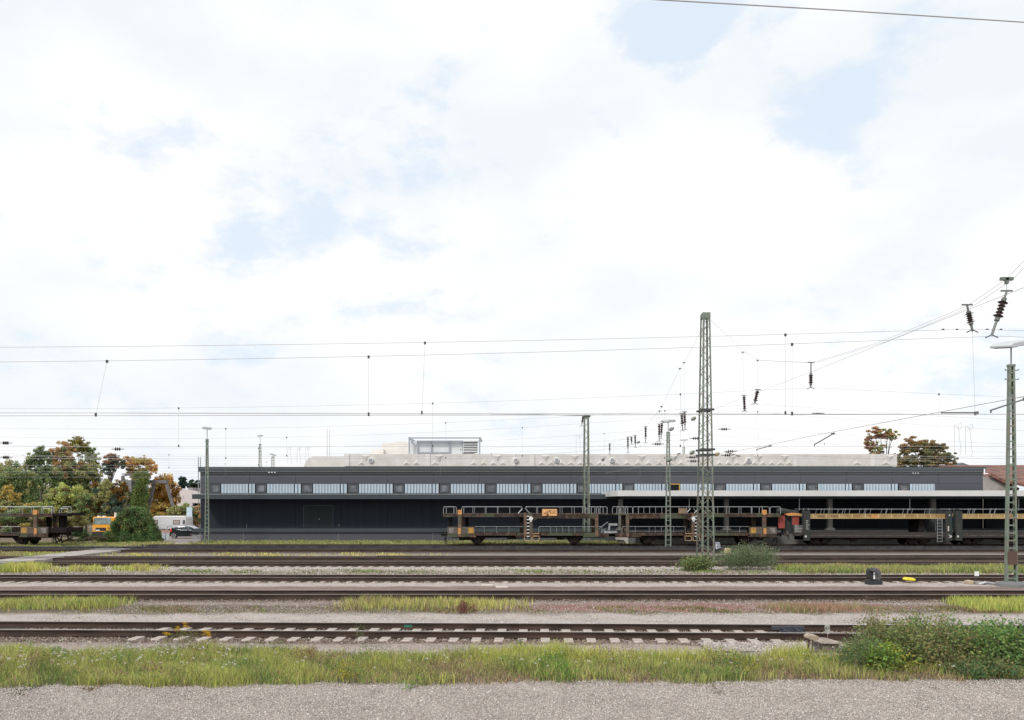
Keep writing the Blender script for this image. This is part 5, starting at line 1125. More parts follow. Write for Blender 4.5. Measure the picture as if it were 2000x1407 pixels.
def tree(D, blobs, n, size, palette, label, base_px=None, flat=0, cat='tree', group=None, trunk_r=.18, sub=16, name='tree', depth=.8, spread=1.0, rr=.38):
    """blobs: (px,py,rx_px,ry_px,colour index) seen envelope; each is broken into small clumps"""
    bx_ = base_px if base_px is not None else blobs[0][0]; x0 = X(bx_, D); r = empty(name, (x0, D, 0)); tag(r, label, cat, group)
    cl = []; tips = []
    for px, py, rx, ry, ci in blobs:
        k = D / F; cx_, cz_ = X(px, D) - x0, Z(py, D); R_ = rx * k; S_ = ry * k
        for _ in range(int(sub * 3.4)):
            d = Vector((random.gauss(0, 1), random.gauss(0, 1), random.gauss(0, 1))).normalized() * (random.random() ** .45)
            q = random.uniform(.10, rr * .72)
            cl.append((cx_ + d.x * R_ * .95 * spread, d.y * R_ * depth, cz_ + d.z * S_ * .95 * spread, R_ * q, R_ * q, S_ * q * .85, 1, ci if random.random() < .62 else random.randrange(len(palette))))
        tips.append((cx_, 0, cz_)); tips.append((cx_ + R_ * .5, .3, cz_ + S_ * .4)); tips.append((cx_ - R_ * .5, -.2, cz_ + S_ * .3))
    zmin = min(c[2] for c in cl)
    limbs(r, tips, trunk_r, max(.5, min(zmin * .9, 9.0)))
    foliage('crown', cl, int(n * 1.3), size * 1.05, palette, r, flat=flat); return r
DG1 = (.20, .26, .13); MG1 = (.29, .37, .17); YG = (.54, .58, .20); OL = (.44, .44, .20); OR = (.80, .49, .17); OR2 = (.60, .40, .21); RB = (.44, .25, .17); YO = (.60, .46, .15); PG = (.46, .50, .30); BG = (.14, .20, .15)
tree(92, [(30, 950, 45, 50, 0), (10, 930, 35, 40, 1), (62, 955, 25, 50, 0)], 26000, .2, [MG1, OL, DG1], 'broad green tree at the left edge behind the cut off wagon', 30)
tree(98, [(78, 895, 26, 26, 0), (62, 925, 24, 30, 0), (92, 930, 26, 30, 1)], 15000, .2, [DG1, MG1, OL], 'dark green tree rising left of the tallest autumn tree', 80)
tree(102, [(122, 885, 24, 24, 0), (112, 915, 24, 28, 0), (140, 925, 26, 30, 1), (125, 945, 30, 30, 2)], 19000, .2, [OR2, OL, DG1], 'tree with rusty orange leaves beside the tallest pale green one', 125)
tree(106, [(150, 872, 28, 18, 0), (172, 888, 20, 20, 1), (185, 905, 15, 16, 1), (165, 930, 26, 24, 2)], 13000, .19, [(.30, .26, .07), PG, MG1], 'tallest tree with pale yellow green feathery top', 160)
tree(104, [(155, 915, 20, 14, 0), (180, 922, 20, 18, 1), (165, 945, 32, 26, 2)], 13000, .2, [OR2, OL, MG1], 'orange and olive tree filling the gap left of the crane', 168)
tree(105, [(218, 900, 20, 14, 0), (212, 915, 16, 14, 1), (235, 905, 12, 12, 1)], 6500, .2, [RB, BG, OL], 'small round reddish brown tree left of the crane head', 215, sub=12)
tree(107, [(255, 905, 18, 14, 0), (280, 905, 22, 18, 1), (295, 915, 14, 14, 0), (265, 925, 22, 14, 1)], 8000, .2, [OR, YO, OR2], 'sparse bright orange tree above the crane', 270, sub=12)
tree(110, [(320, 945, 24, 24, 0), (310, 970, 24, 30, 1), (335, 970, 18, 32, 1), (318, 995, 26, 20, 2)], 19000, .19, [OR, (.36, .2, .04), YO], 'dense round orange tree right of the crane', 320, sub=22)
tree(90, [(130, 975, 40, 30, 0), (165, 990, 30, 26, 1), (100, 995, 30, 24, 0), (150, 1010, 40, 24, 2), (110, 1015, 40, 20, 2)], 30000, .18, [YG, MG1, OL, (.15, .1, .05)], 'big yellow green bush behind the end of the left wagon', 135, sub=20, cat='bush', name='bush')
tree(91, [(205, 965, 25, 32, 0), (225, 990, 25, 28, 1), (195, 1000, 26, 25, 0), (235, 960, 18, 25, 2)], 19000, .18, [OL, BG, (.25, .15, .05)], 'olive and dark green bush behind the orange lorry', 210, sub=20, cat='bush', name='bush')
tree(88, [(15, 990, 30, 20, 0), (50, 1000, 40, 22, 1), (10, 1020, 40, 24, 1), (60, 1025, 45, 20, 2), (20, 965, 20, 20, 3)], 24000, .17, [OL, MG1, (.10, .07, .05), YO], 'tangled undergrowth seen through the decks of the left wagon', 30, sub=18, cat='bush', name='bush')
tree(100, [(355, 1000, 22, 18, 0), (375, 1005, 18, 20, 1), (385, 1010, 12, 25, 2), (340, 1000, 16, 12, 0)], 12000, .18, [OL, MG1, OR2], 'green and yellow bush behind the caravan roof', 360, sub=14, cat='bush', name='bush')
tree(116, [(20, 965, 40, 35, 0), (70, 975, 40, 35, 1), (120, 975, 40, 35, 0), (165, 980, 30, 35, 1)], 22000, .24, [MG1, OL, DG1], 'row of green trees filling the background behind the left wagon', 90, sub=18)
tree(114, [(205, 975, 30, 34, 0), (245, 975, 26, 36, 1), (285, 985, 26, 30, 2), (330, 1000, 26, 22, 0)], 22000, .24, [OL, MG1, OR2], 'olive and orange trees filling the background behind the crane', 245, sub=18)
tree(170, [(357, 938, 8, 8, 0), (357, 946, 11, 8, 0)], 2500, .35, [(.06, .10, .09)], 'distant blue green conifer left of the dark hall', 357, sub=14, trunk_r=.2)
tree(175, [(375, 948, 16, 10, 0), (388, 950, 10, 12, 0)], 3000, .35, [(.08, .12, .09)], 'distant rounded green trees beside the conifer', 376, sub=12)
tree(108, [(1718, 848, 26, 14, 0), (1700, 865, 14, 16, 0), (1740, 850, 16, 13, 1), (1712, 877, 22, 9, 1), (1715, 895, 28, 12, 1)], 15000, .2, [RB, OL, OR2], 'smaller open reddish brown tree above the right end of the pale hall', 1732, sub=12, rr=.3, flat=.5)
tree(105, [(1790, 868, 34, 18, 0), (1820, 875, 28, 18, 1), (1775, 890, 28, 20, 1), (1815, 895, 40, 18, 2), (1850, 895, 20, 16, 2), (1765, 905, 20, 12, 0), (1800, 905, 50, 10, 2)], 32000, .2, [(.44, .30, .15), (.34, .28, .14), (.26, .27, .14)], 'larger brown and olive tree right of the pale hall', 1812, sub=13, rr=.3, flat=.5)
# ivy on the crane and ivy mound
iv = empty('ivy', (X(277, 100.0), 100.0, 0)); tag(iv, 'tall column of green ivy climbing the crane', 'ivy')
cl = []
for i in range(60):
    t = i / 59; px_ = 276 + random.uniform(-10, 10); py_ = 925 + t * 75; cl.append((X(px_, 100.0) - X(277, 100.0), random.uniform(-.5, .3), Z(py_, 100.0), .55, .5, .55, 1, random.choice((0, 0, 1, 2))))
for i in range(10): cl.append((X(262 + i * 3, 100.0) - X(277, 100.0), -.2, Z(931 + random.uniform(-3, 2), 100.0), .3, .3, .2, .7, 1))
foliage('crown', cl, 15000, .16, [(.19, .27, .09), (.27, .32, .11), (.12, .18, .08)], iv, jit=.35)
s = MB(); s.tube([(0, .1, 0), (.1, .1, 3), (0, .1, Z(930, 100.0))], [.2, .15, .06], 6); s.build('stem', BARK, iv)
DI = 75.5
im = empty('ivy_mound', (X(262, DI), DI, 0)); tag(im, 'large cone shaped mound overgrown with dark ivy between lorry and car', 'ivy')
prof = [(205, 1060), (214, 1048), (223, 1035), (232, 1016), (243, 1001), (254, 992), (266, 991), (278, 992), (288, 999), (298, 1014), (305, 1034), (311, 1046), (316, 1060)]
cl = []
for i in range(560):
    px_ = random.uniform(208, 313); top = np.interp(px_, [p[0] for p in prof], [p[1] for p in prof]) + 5; py_ = random.uniform(top, 1058) if random.random() > .35 else top
    f = 1 - (py_ - 985) / 75; cl.append((X(px_, DI) - X(262, DI), random.uniform(-1.4, .4) * (1 - f * .6), max(.1, Z(py_, DI)), .26 + .1 * random.random(), .34, .22 + .12 * random.random(), 1, random.choice((0, 0, 0, 1, 2))))
foliage('leaves', cl, 44000, .14, [(.15, .24, .10), (.22, .31, .12), (.20, .22, .10)], im, jit=.4)
s = MB(); s.tube([(0, .9, 0), (0, .9, 1.2), (.1, .9, 2.4)], [1.5, .9, .2], 10); s.build('stem', mat('dark_core', (.02, .018, .012), .9), im)  # filler core behind the ivy leaves, darkened to stay unseen
tree(74, [(150, 1040, 16, 8, 0), (165, 1046, 14, 8, 1), (178, 1050, 14, 6, 0)], 7000, .13, [(.08, .15, .07), (.14, .2, .09)], 'low blue green bramble between the left wagon and the ivy mound', 160, sub=14, cat='bush', name='bush', trunk_r=.03)
tree(72.5, [(190, 1052, 24, 5, 0), (150, 1056, 25, 4, 1)], 5000, .1, [(.16, .13, .09), (.12, .14, .06)], 'low brownish scrub at the foot of the ivy mound', 180, sub=14, cat='bush', name='bush', trunk_r=.02)

# stems-and-leaves bush for the nearer shrubs
def stem_bush(name, D, px0, px1, ptop, n_st, leaves_per, size, palette, label, base_D=None, lean=.6, asp=.45, cat='bush', spread_y=.8, r=.006, flat=.3, hvar=.5, basew=.35, group=None, jit=.25):
    xc = (X(px0, D) + X(px1, D)) / 2; w = (X(px1, D) - X(px0, D)); H = Z(ptop, D); o = empty(name, (xc, D, 0)); tag(o, label, cat, group)
    s = MB(); CC = []; ci = []
    for i in range(n_st):
        bx_ = random.uniform(-1, 1); b = Vector((bx_ * w * basew * .5, random.uniform(-.5, .5) * spread_y * basew * 2, 0))
        tx = bx_ * w * .5 * random.uniform(.7, 1.05) if random.random() < .8 else random.uniform(-1, 1) * w * .5
        hh = H * random.uniform(1 - hvar, 1) * (1 - .35 * abs(tx / (w * .5)) ** 2); e = Vector((tx, b.y + random.uniform(-1, 1) * spread_y * .6, hh))
        m_ = b.lerp(e, .5) + Vector((-tx * .12 * lean, 0, hh * .12)); s.tube([b, m_, e], [r, r * .7, r * .3], 4)
        c_ = random.randrange(len(palette))
        for k in range(leaves_per):
            t = random.uniform(.12, 1) ** .8; p = (b.lerp(m_, t * 2) if t < .5 else m_.lerp(e, t * 2 - 1)) + Vector((random.gauss(0, 1), random.gauss(0, 1), random.gauss(0, .7))) * size * 1.6
            if p.z > .01: CC.append(p); ci.append(c_ if random.random() < .75 else random.randrange(len(palette)))
    s.build('stems', BARK, o); CC = np.array(CC); pal = np.array(palette)[np.array(ci)]; n = len(CC)
    cols = np.clip(pal * (1 + jit * rng.normal(size=(n, 1))) * (1 + .06 * rng.normal(size=(n, 3))), .004, 1)
    V, FQ, cc = leaf_arrays(CC, np.full(n, size), cols, asp, flat); npmesh('leaves', V, FQ, cc, M_LEAF, o); return o
stem_bush('willow_shrub', 43.5, 1396, 1524, 1058, 130, 75, .11, [(.20, .27, .14), (.28, .33, .20), (.15, .20, .10)], 'grey green willow shrub with upright shoots right of the tall mast foot', asp=.22, lean=.3, flat=0, basew=.6)
stem_bush('shrub', 43.2, 1322, 1396, 1086, 60, 50, .12, [(.20, .26, .10), (.30, .32, .14), (.15, .20, .09)], 'low light green shrub at the left foot of the tall mast', asp=.5, basew=.6)
stem_bush('shrub', 17.9, 1675, 1905, 1200, 170, 105, .068, [(.25, .30, .12), (.30, .27, .13), (.17, .23, .09), (.34, .29, .14), (.26, .33, .13)], 'large arching brown green shrub in the right foreground', asp=.55, spread_y=1.0, r=.008, lean=1.0, hvar=.75, basew=.8)
stem_bush('shrub', 18.1, 1690, 1850, 1163, 16, 40, .05, [(.22, .24, .11), (.27, .22, .11)], 'few tall thin shoots standing up out of the foreground shrub', asp=.5, r=.006, hvar=.15, basew=.8, flat=.6)
stem_bush('shrub', 17.6, 1850, 2040, 1205, 110, 100, .075, [(.13, .24, .09), (.19, .31, .11), (.27, .36, .12)], 'fresh dark green leafy shrub at the right edge of the foreground', asp=.6, spread_y=1.0, r=.008, hvar=.7, basew=.85)
stem_bush('shrub', 16.9, 1690, 1765, 1255, 40, 60, .06, [(.27, .37, .07), (.36, .38, .08), (.18, .29, .08), (.2, .32, .08)], 'bright yellow green plant at the left front of the foreground shrub', asp=.7, spread_y=.5, basew=.8)
stem_bush('shrub', 16.5, 1860, 1990, 1290, 50, 70, .055, [(.10, .18, .08), (.16, .22, .09), (.24, .24, .11)], 'low green creeper spilling toward the gravel at the right', asp=.7, spread_y=.4, basew=.95)
stem_bush('shrub', 17.2, 1640, 1720, 1240, 36, 60, .05, [(.13, .21, .09), (.18, .24, .11)], 'blue green nettles at the left end of the foreground shrub', asp=.5, spread_y=.5, basew=.9)
# individual plants
def plant(px, py, D, w_px, top, n, per, size, pal, label, **k):
    return stem_bush('plant', D, px - w_px / 2, px + w_px / 2, top, n, per, size, pal, label, cat='plant', **k)
plant(350, 1250, 18.9, 60, 1232, 16, 40, .045, [(.18, .26, .05), (.24, .30, .06)], 'leafy goldenrod clump rising from the grass before the nearest track', basew=.8, hvar=.3, asp=.25)
o = empty('goldenrod_flower', (0, 0, 0)); bpy.data.objects.remove(o)
for i, (px, py) in enumerate(((346, 1228), (362, 1222), (326, 1240), (402, 1237), (410, 1240))):
    cl = [((X(px + random.uniform(-5, 5), 18.8) - X(px, 18.8)), random.uniform(-.05, .05), random.uniform(-.04, .06), .05, .05, .025, 1, 0) for _ in range(7)]
    o = foliage('flower_head', cl, 260, .016, [(.62, .40, .03)], None, asp=.8, jit=.15); o.location = P(px, py, 18.8)
    tag(o, ('first', 'second', 'third', 'fourth', 'fifth')[(2, 3, 0, 4, 1)[i] if False else i] + ' yellow goldenrod flower head' if False else ['golden flower head left of the tallest goldenrod', 'tallest golden flower head of the goldenrod', 'lowest left golden flower head of the goldenrod', 'golden flower head at the right of the goldenrod clump', 'outermost right golden flower head of the goldenrod'][i], 'flower')
plant(690, 1318, 16.3, 60, 1285, 18, 40, .035, [(.20, .24, .06), (.62, .48, .04), (.28, .28, .08)], 'weed with small yellow leaves near the gravel edge, left of centre', basew=.8, hvar=.6)
plant(812, 1335, 15.75, 26, 1326, 12, 14, .05, [(.20, .36, .05)], 'bright green rosette at the gravel edge left of centre', basew=.7, hvar=.6)
plant(56, 1348, 15.3, 28, 1339, 12, 14, .05, [(.05, .10, .03), (.08, .14, .04)], 'dark green rosette at the gravel edge far left', basew=.7, hvar=.6)
plant(178, 1346, 15.4, 34, 1339, 12, 14, .04, [(.24, .22, .08), (.3, .2, .1)], 'dry tuft at the gravel edge, left part', basew=.8, hvar=.6)
plant(698, 1224, 20.5, 14, 1216, 3, 40, .03, [(.16, .26, .07)], 'single tall weed standing before the nearest rails left of centre', hvar=.1, basew=.3)
plant(1086, 1310, 16.6, 70, 1270, 26, 40, .045, [(.12, .28, .05), (.16, .32, .07)], 'fresh green plant in the grass strip right of centre', basew=.9, hvar=.6)
plant(1440, 1305, 16.8, 70, 1272, 26, 36, .045, [(.10, .24, .06), (.35, .34, .05)], 'fresh green plant with yellowing leaves in the grass strip, right part', basew=.9, hvar=.6)
plant(607, 1268, 18.5, 22, 1262, 8, 40, .03, [(.22, .09, .05), (.28, .13, .07)], 'rusty brown dock plant in the grass left of centre', basew=.6, hvar=.3)
plant(42, 1330, 16.2, 14, 1275, 5, 60, .025, [(.32, .24, .16)], 'tall dry brown stalk in the grass at the far left', basew=.5, hvar=.2)
plant(910, 1192, 26.6, 36, 1174, 24, 40, .05, [(.16, .07, .06), (.22, .10, .08)], 'dark reddish dead plant beyond the nearest track, centre', basew=.8)
plant(1014, 1256, 19.9, 16, 1252, 10, 20, .04, [(.06, .10, .03)], 'small dark moss tuft by the sleepers, centre', basew=.9)
plant(720, 1380, 14.4, 10, 1357, 3, 12, .02, [(.2, .15, .1)], 'tiny dry tuft on the foreground gravel', basew=.9)
bpy.data.objects[:]
plant(1850, 1363, 14.9, 10, 1359, 8, 20, .03, [(.25, .16, .1)], 'brown dead leaf scrap on the gravel at the right', basew=.9)
plant(1400, 1350, 15.2, 14, 1346, 8, 16, .03, [(.12, .16, .05), (.2, .2, .08)], 'small green tuft on the gravel edge right of centre', basew=.9)
plant(560, 911, 82, 26, 906, 14, 20, .12, [(.28, .30, .12)], 'small green weed growing on the dark roof edge').location.z = 0

# grass: many bent blades
def grass(name, x0, x1, y0, y1, n, h, wd, pal, label=None, edge=None, hscale=None, cscale=1.0, bend=.35, dens=None, wts=None, soft=0):
    m = int(n * 1.0); x = rng.uniform(x0, x1, m); y = rng.uniform(y0, y1, m)
    if edge is not None: k = edge(x, y); x, y = x[k], y[k]
    cl_ = np.sin(x * 2.1 + 1.3 * np.sin(y * 1.9)) * .5 + np.sin(x * .7 + 2 + y) * .5 + np.sin(x * 5.3 + y * 4.1) * .35
    if dens: k = rng.uniform(size=len(x)) < np.clip(dens(x, y, cl_), 0, 1); x, y, cl_ = x[k], y[k], cl_[k]
    if soft: k = rng.uniform(size=len(x)) < np.clip(np.minimum(x - x0, x1 - x) / soft + .12 * cl_, 0, 1) * np.clip(np.minimum(y - y0, y1 - y) / .5 + .25, 0, 1); x, y, cl_ = x[k], y[k], cl_[k]
    m = len(x); hh = h * rng.uniform(.35, 1.0, m) * (1 + .22 * cl_)
    if hscale is not None: hh = hh * hscale(x, y)
    a = rng.uniform(0, 2 * np.pi, m); b = bend * rng.uniform(.2, 1.4, m); dx, dy = np.cos(a) * b * hh, np.sin(a) * b * hh
    f = rng.uniform(0, np.pi, m); wx_, wy_ = np.cos(f) * wd / 2, np.sin(f) * wd / 2; o = np.zeros(m)
    def row(t, w, bt): return (np.stack([x + dx * bt - wx_ * w, y + dy * bt - wy_ * w, hh * t], 1), np.stack([x + dx * bt + wx_ * w, y + dy * bt + wy_ * w, hh * t], 1))
    A, B = row(0, 1, 0); C, D = row(.55, .8, .3); E, F_ = row(1, .12, 1)
    V = np.stack([A, B, D, C, F_, E], 1).reshape(-1, 3); base = np.arange(m)[:, None] * 6
    FQ = np.concatenate([base + np.array([[0, 1, 2, 3]]), base + np.array([[3, 2, 4, 5]])])
    pal = np.array(pal); p = np.clip((cl_ + 1.3) / 2.6 + rng.normal(0, .22, m), 0, .999); idx = (p * len(pal)).astype(int)
    cc = pal[idx] * (1 + .32 * rng.normal(size=(m, 1)).clip(-1.8, 2)); cc = np.repeat(np.clip(cc, .01, 1), 6, 0)
    ob = npmesh(name, V, FQ, cc, M_GRASS); tag(ob, label, 'grass' if label else None, kind='stuff'); return ob
GA = (.50, .53, .16); GB = (.37, .44, .13); GC = (.25, .34, .11); GY = (.62, .60, .19); GBr = (.42, .34, .21); GRd = (.44, .28, .20)
front = lambda x: 15.45 + (x + 10.5) / 21 * .75 + .12 * np.sin(x * 1.3) + .07 * np.sin(x * 4.7) + .04 * np.sin(x * 11)
back = lambda x: 19.2 - .5 / (1 + np.exp(-(x + 4) * 1.2)) + .22 * np.sin(x * .9 + 1) + .12 * np.sin(x * 3.1) + .08 * np.sin(x * 7.3)
nobox = lambda x, y: ~((x > X(1566, 19)) & (x < X(1650, 19)) & (y > 18.3))
strip = lambda x, y: (y > front(x)) & (y < back(x)) & nobox(x, y)
grass('grass', -13, 13.5, 15.2, 19.9, 190000, .30, .0095, [(.15, .22, .07), GC, GB, GBr, GA, GA, GY, GA, GB, GBr, GC], 'tall green grass strip between the foreground gravel and the nearest track', strip, dens=lambda x, y, c: .62 + .3 * (x < -2) + .25 * c - .35 * ((y < 16.9) & (x > -4)), bend=.45, hscale=lambda x, y: .8 + .35 * np.sin(x * 1.7 + np.sin(y * 3)) * np.sin(y * 2.3 + x * .6))
grass('grass', -13, 13.5, 15.2, 19.6, 60000, .16, .014, [GBr, GRd, GBr, (.18, .15, .08), GC], 'short brownish weeds among the foreground grass', strip, bend=.8, dens=lambda x, y, c: .35 + .45 * (x > -3) - .2 * c)
yel = lambda x, y: (y > 17.0) & (y < back(x) + .2) & nobox(x, y)
grass('grass', -1, 9.3, 17.6, 19.9, 26000, .34, .011, [GY, (.46, .46, .10), GA], 'yellowish grass tufts along the far edge of the strip, right half', yel, dens=lambda x, y, c: .45 + .5 * c, bend=.4)
grass('grass', -19, X(250, 28), 26.9, 28.9, 11000, .34, .016, [GB, GA, GBr, GA, GY, GC], 'pale tall grass beyond the nearest track at the left', dens=lambda x, y, c: .5 + .4 * (y > 27.5), bend=.4, soft=1.6)
grass('grass', X(650, 28), X(1045, 28), 26.6, 28.9, 11000, .34, .016, [GY, GA, GBr, GY, GB, GBr], 'yellow green grass beyond the nearest track in the centre', dens=lambda x, y, c: .3 + .5 * (y > 27.8), bend=.4, soft=1.6)
grass('grass', -20, 20, 26.0, 27.9, 30000, .10, .02, [GBr, (.16, .14, .08), GC, GRd, (.2, .2, .08)], 'patchy low weeds in the strip beyond the nearest track', bend=1.0, dens=lambda x, y, c: .25 + .5 * c, soft=1.6)
grass('grass', X(1480, 27), X(1700, 27), 26.2, 28.0, 6000, .26, .014, [GRd, GRd, GBr, GC], 'rusty pink dry grass left of the foreground shrub', bend=.5, soft=1.6)
grass('grass', X(1840, 28.5), 20, 26.3, 29.2, 12000, .34, .018, [GY, GA, GB, (.40, .48, .12), GY], 'bright yellow green grass beyond the nearest track at the right edge', bend=.4, soft=1.6)
grass('grass', -29, X(100, 43.5), 41.8, 44.8, 9000, .42, .03, [GB, GA, GY], 'grass clump beyond the third track at the left edge', bend=.4, dens=lambda x, y, c: .8 + .2 * c, soft=2.5)
grass('grass', X(90, 43.5), X(330, 43.5), 42.3, 44.6, 7000, .34, .03, [GB, GA, GY, GBr], 'thinner grass beyond the third track, left part', bend=.5, dens=lambda x, y, c: .5 + .5 * c - .02 * (x + 20), soft=2.5)
grass('grass', X(1500, 43), 30, 41.4, 44.6, 34000, .34, .03, [GC, (.16, .22, .08), GB, GBr, GB, GA, GBr], 'green grass verge right of the willow shrub', bend=.4, dens=lambda x, y, c: .8, soft=2.5)
grass('grass', -20, 15, 41.2, 43.6, 12000, .12, .035, [GBr, (.18, .18, .07), GC], 'sparse low weeds beyond the third track', bend=.9, dens=lambda x, y, c: .25 + .5 * c, soft=2.5)
grass('grass', -42, X(165, 57), 54.5, 58.6, 7000, .25, .045, [GA, GB, GBr], 'grass between the far tracks, left of the crossing', bend=.5, dens=lambda x, y, c: .6, soft=2.5)
grass('grass', X(190, 57), X(900, 57), 54.5, 58.0, 7000, .17, .045, [GA, GBr, GY], 'sparse grass between the far tracks, right of the crossing', bend=.5, dens=lambda x, y, c: .3 + .6 * c, soft=2.5)
grass('grass', -52, X(340, 71), 64.4, 72.8, 30000, .30, .05, [GC, GBr, GB, GA, GBr], 'grass verge under the left wagon and before the ivy mound', bend=.45, soft=2.5)
grass('grass', X(368, 74), 10, 70.5, 77.6, 40000, .24, .05, [GC, GBr, GB, GBr, GA, (.14, .2, .07)], 'grass verge along the foot of the dark hall', bend=.45, dens=lambda x, y, c: .75, soft=2.5)
grass('grass', X(880, 68), 13, 68.9, 71, 4000, .3, .05, [GC, GBr, (.1, .15, .05)], 'weeds behind the wheels of the first wagon', bend=.5)
def forbs():
    n = 52000; x = rng.uniform(-13, 13.5, n); y = rng.uniform(15.4, 19.6, n); k = strip(x, y); x, y = x[k], y[k]
    c = np.sin(x * 3.3 + 2 * np.sin(y * 2.7)) + np.sin(x * 1.1 - y * 2.2 + 1) + .6 * np.sin(x * 8 + y * 6); k = (c > .2) ; x, y, c = x[k], y[k], c[k]; n = len(x)
    z = rng.uniform(.02, .24, n) * (1 + .15 * c); pal = np.array([(.16, .26, .08), (.22, .32, .10), (.12, .19, .07), (.30, .32, .12), (.36, .26, .15), (.26, .17, .12)])
    p = ((np.sin(x * 1.9 + 4) + np.sin(y * 2.4 + x * .8) + 2) / 4 + rng.normal(0, .14, n)).clip(0, .999); col_ = pal[(p * 6).astype(int)] * (1 + .2 * rng.normal(size=(n, 1)))
    V, FQ, cc = leaf_arrays(np.stack([x, y, z], 1), np.full(n, .042), col_.clip(.01, 1), .55, .3)
    tag(npmesh('weeds', V, FQ, cc, M_LEAF), 'leafy green and brown weeds mixed into the foreground grass', 'weeds', kind='stuff')
forbs()
def stalks():
    s = MB(); C = []
    for i in range(420):
        x = random.uniform(-12, 10); y = random.uniform(16.0, 19.3)
        if not strip(np.array([x]), np.array([y]))[0]: continue
        h = random.uniform(.25, .5); dx, dy = random.uniform(-.08, .08), random.uniform(-.08, .08)
        s.tube([(x, y, 0), (x + dx * .5, y + dy * .5, h * .55), (x + dx, y + dy, h)], [.003, .0025, .0015], 3)
        for k in range(7): C.append((x + dx * (.8 + k * .03) + random.gauss(0, .012), y + dy + random.gauss(0, .012), h * (.8 + k * .035)))
    me = s.mesh('dry_stalks'); me.materials.append(mat('dry_stalk', (.34, .26, .17), .9)); o = bpy.data.objects.new('dry_stalks', me); col.objects.link(o); tag(o, 'thin dry brown stalks standing up through the foreground grass', 'stalks', kind='stuff')
    C = np.array(C); V, FQ, cc = leaf_arrays(C, np.full(len(C), .018), np.tile([[.30, .2, .13]], (len(C), 1)) * rng.uniform(.6, 1.3, (len(C), 1)), .7)
    tag(npmesh('seed_heads', V, FQ, cc, M_LEAF), 'small brown seed heads on the dry stalks in the foreground grass', 'seed heads', kind='stuff')
stalks()
grass('grass', -12.5, 12.5, 15.0, 15.9, 2600, .06, .012, [GC, GBr, GB, GBr], 'tiny sprouts and dead scraps creeping onto the gravel edge', lambda x, y: (y > front(x) - .25) & (y < front(x) + .1), bend=1.2, dens=lambda x, y, c: .4 + .6 * c)
# wildflowers (white umbels) scattered in the strip
def flowers():
    n = 260; x = np.concatenate([rng.uniform(-11.3, -5.5, 185), rng.uniform(-5.5, 9, n - 185)]); y = rng.uniform(15.9, 18.9, n); V = []; Fc = []
    C = []; 
    for i in range(n):
        h = random.uniform(.3, .42); k = 9; c = np.stack([x[i] + rng.normal(0, .016, k), y[i] + rng.normal(0, .016, k), h + rng.normal(0, .004, k)], 1); C.append(c)
    C = np.concatenate(C); cols = np.tile(np.array([[.72, .70, .62]]), (len(C), 1)) * rng.uniform(.8, 1.1, (len(C), 1))
    V, FQ, cc = leaf_arrays(C, np.full(len(C), .026), cols, 1.0, .9)
    o = npmesh('wildflowers', V, FQ, cc, M_LEAF); tag(o, 'scattered white flower umbels in the foreground grass', 'wildflowers', kind='stuff')
flowers()
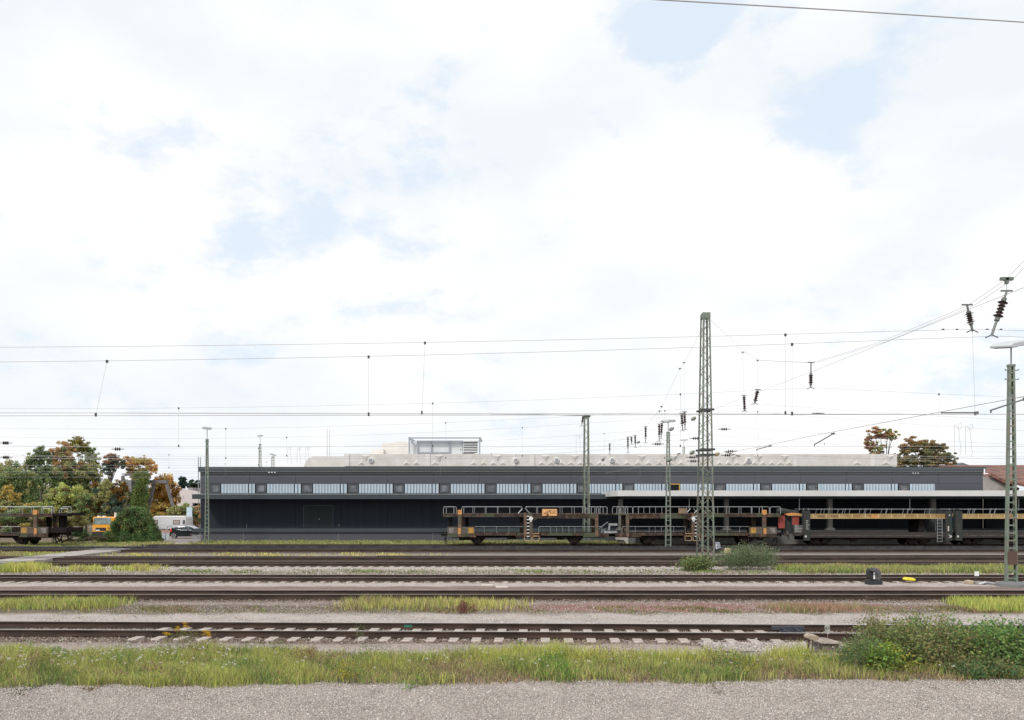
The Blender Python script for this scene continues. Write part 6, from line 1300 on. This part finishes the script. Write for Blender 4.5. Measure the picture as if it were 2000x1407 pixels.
# loose stones: foreground gravel and track ballast
def stones(name, x0, x1, y0, y1, n, size, pal, label, keep=None, z=0.0, zj=.01):
    x = rng.uniform(x0, x1, n); y = rng.uniform(y0, y1, n)
    if keep is not None: k = keep(x, y); x, y = x[k], y[k]
    m = len(x); s = size * rng.uniform(.45, 1.35, m) ; base = np.array([[1, 0, 0], [0, 1, 0], [-1, 0, 0], [0, -1, 0], [0, 0, .8], [0, 0, -.6]], float)
    V = base[None] * rng.uniform(.55, 1.2, (m, 6, 1)) * s[:, None, None]; a = rng.uniform(0, 2 * np.pi, m); ca, sa = np.cos(a), np.sin(a)
    xx = V[..., 0] * ca[:, None] - V[..., 1] * sa[:, None]; yy = V[..., 0] * sa[:, None] + V[..., 1] * ca[:, None]
    tl = rng.uniform(-.4, .4, m)[:, None]; V = np.stack([xx + x[:, None], yy + y[:, None], V[..., 2] + xx * tl + z + rng.uniform(0, zj, m)[:, None]], -1).reshape(-1, 3)
    t = np.array([[0, 1, 4], [1, 2, 4], [2, 3, 4], [3, 0, 4], [1, 0, 5], [2, 1, 5], [3, 2, 5], [0, 3, 5]]); FQ = (np.arange(m)[:, None, None] * 6 + t[None]).reshape(-1, 3)
    pal = np.array(pal); cc = np.repeat(pal[rng.integers(0, len(pal), m)] * rng.uniform(.7, 1.2, (m, 1)), 6, 0)
    o = npmesh(name, V, FQ, cc, M_STONE); tag(o, label, 'gravel', kind='stuff'); return o
M_STONE = leaf_mat('stone', 0.0)
SP = [(.54, .49, .455), (.62, .57, .53), (.47, .415, .38), (.33, .285, .26), (.68, .64, .61), (.51, .44, .38), (.57, .51, .475), (.41, .37, .35)]
stones('gravel', -10.5, 10.5, 12.6, 16.2, 120000, .0135, SP, 'pale crushed gravel of the foreground path', lambda x, y: y < front(x) + .25)
BP = [(.15, .11, .09), (.30, .24, .20), (.17, .13, .11), (.28, .23, .19), (.38, .33, .30)]
stones('gravel', -10.5, 10.5, 12.8, 16.0, 900, .026, SP, 'larger loose stones scattered over the foreground path', lambda x, y: y < front(x) + .1)
ta = math.tan(R(-1.57))
stones('ballast', -14, 14, 19.6, 23.4, 42000, .030, BP, 'brown ballast stones of the nearest track', lambda x, y: (np.abs(y - 21.85 - x * ta) < 1.55) , z=.0)
stones('ballast', -20, 20, 36.2, 39.0, 14000, .035, BP, 'ballast stones of the third track', z=.0)
stones('ballast', -19, 19, 29.0, 32.2, 14000, .033, BP, 'ballast stones of the second track', z=.0)
stones('ballast', X(1380, 19.5), X(1600, 19.5), 19.2, 20.4, 3500, .035, [(.42, .38, .36), (.55, .5, .48), (.3, .26, .24)], 'heap of coarse pale stones left of the junction box', z=.02)
stones('gravel', -15, 15, 23.4, 29.3, 26000, .018, SP, 'scattered pale gravel beyond the nearest track', z=.0)
stones('gravel', -34, 34, 39.4, 45.2, 16000, .035, SP, 'scattered pale gravel beyond the third track', z=.0)
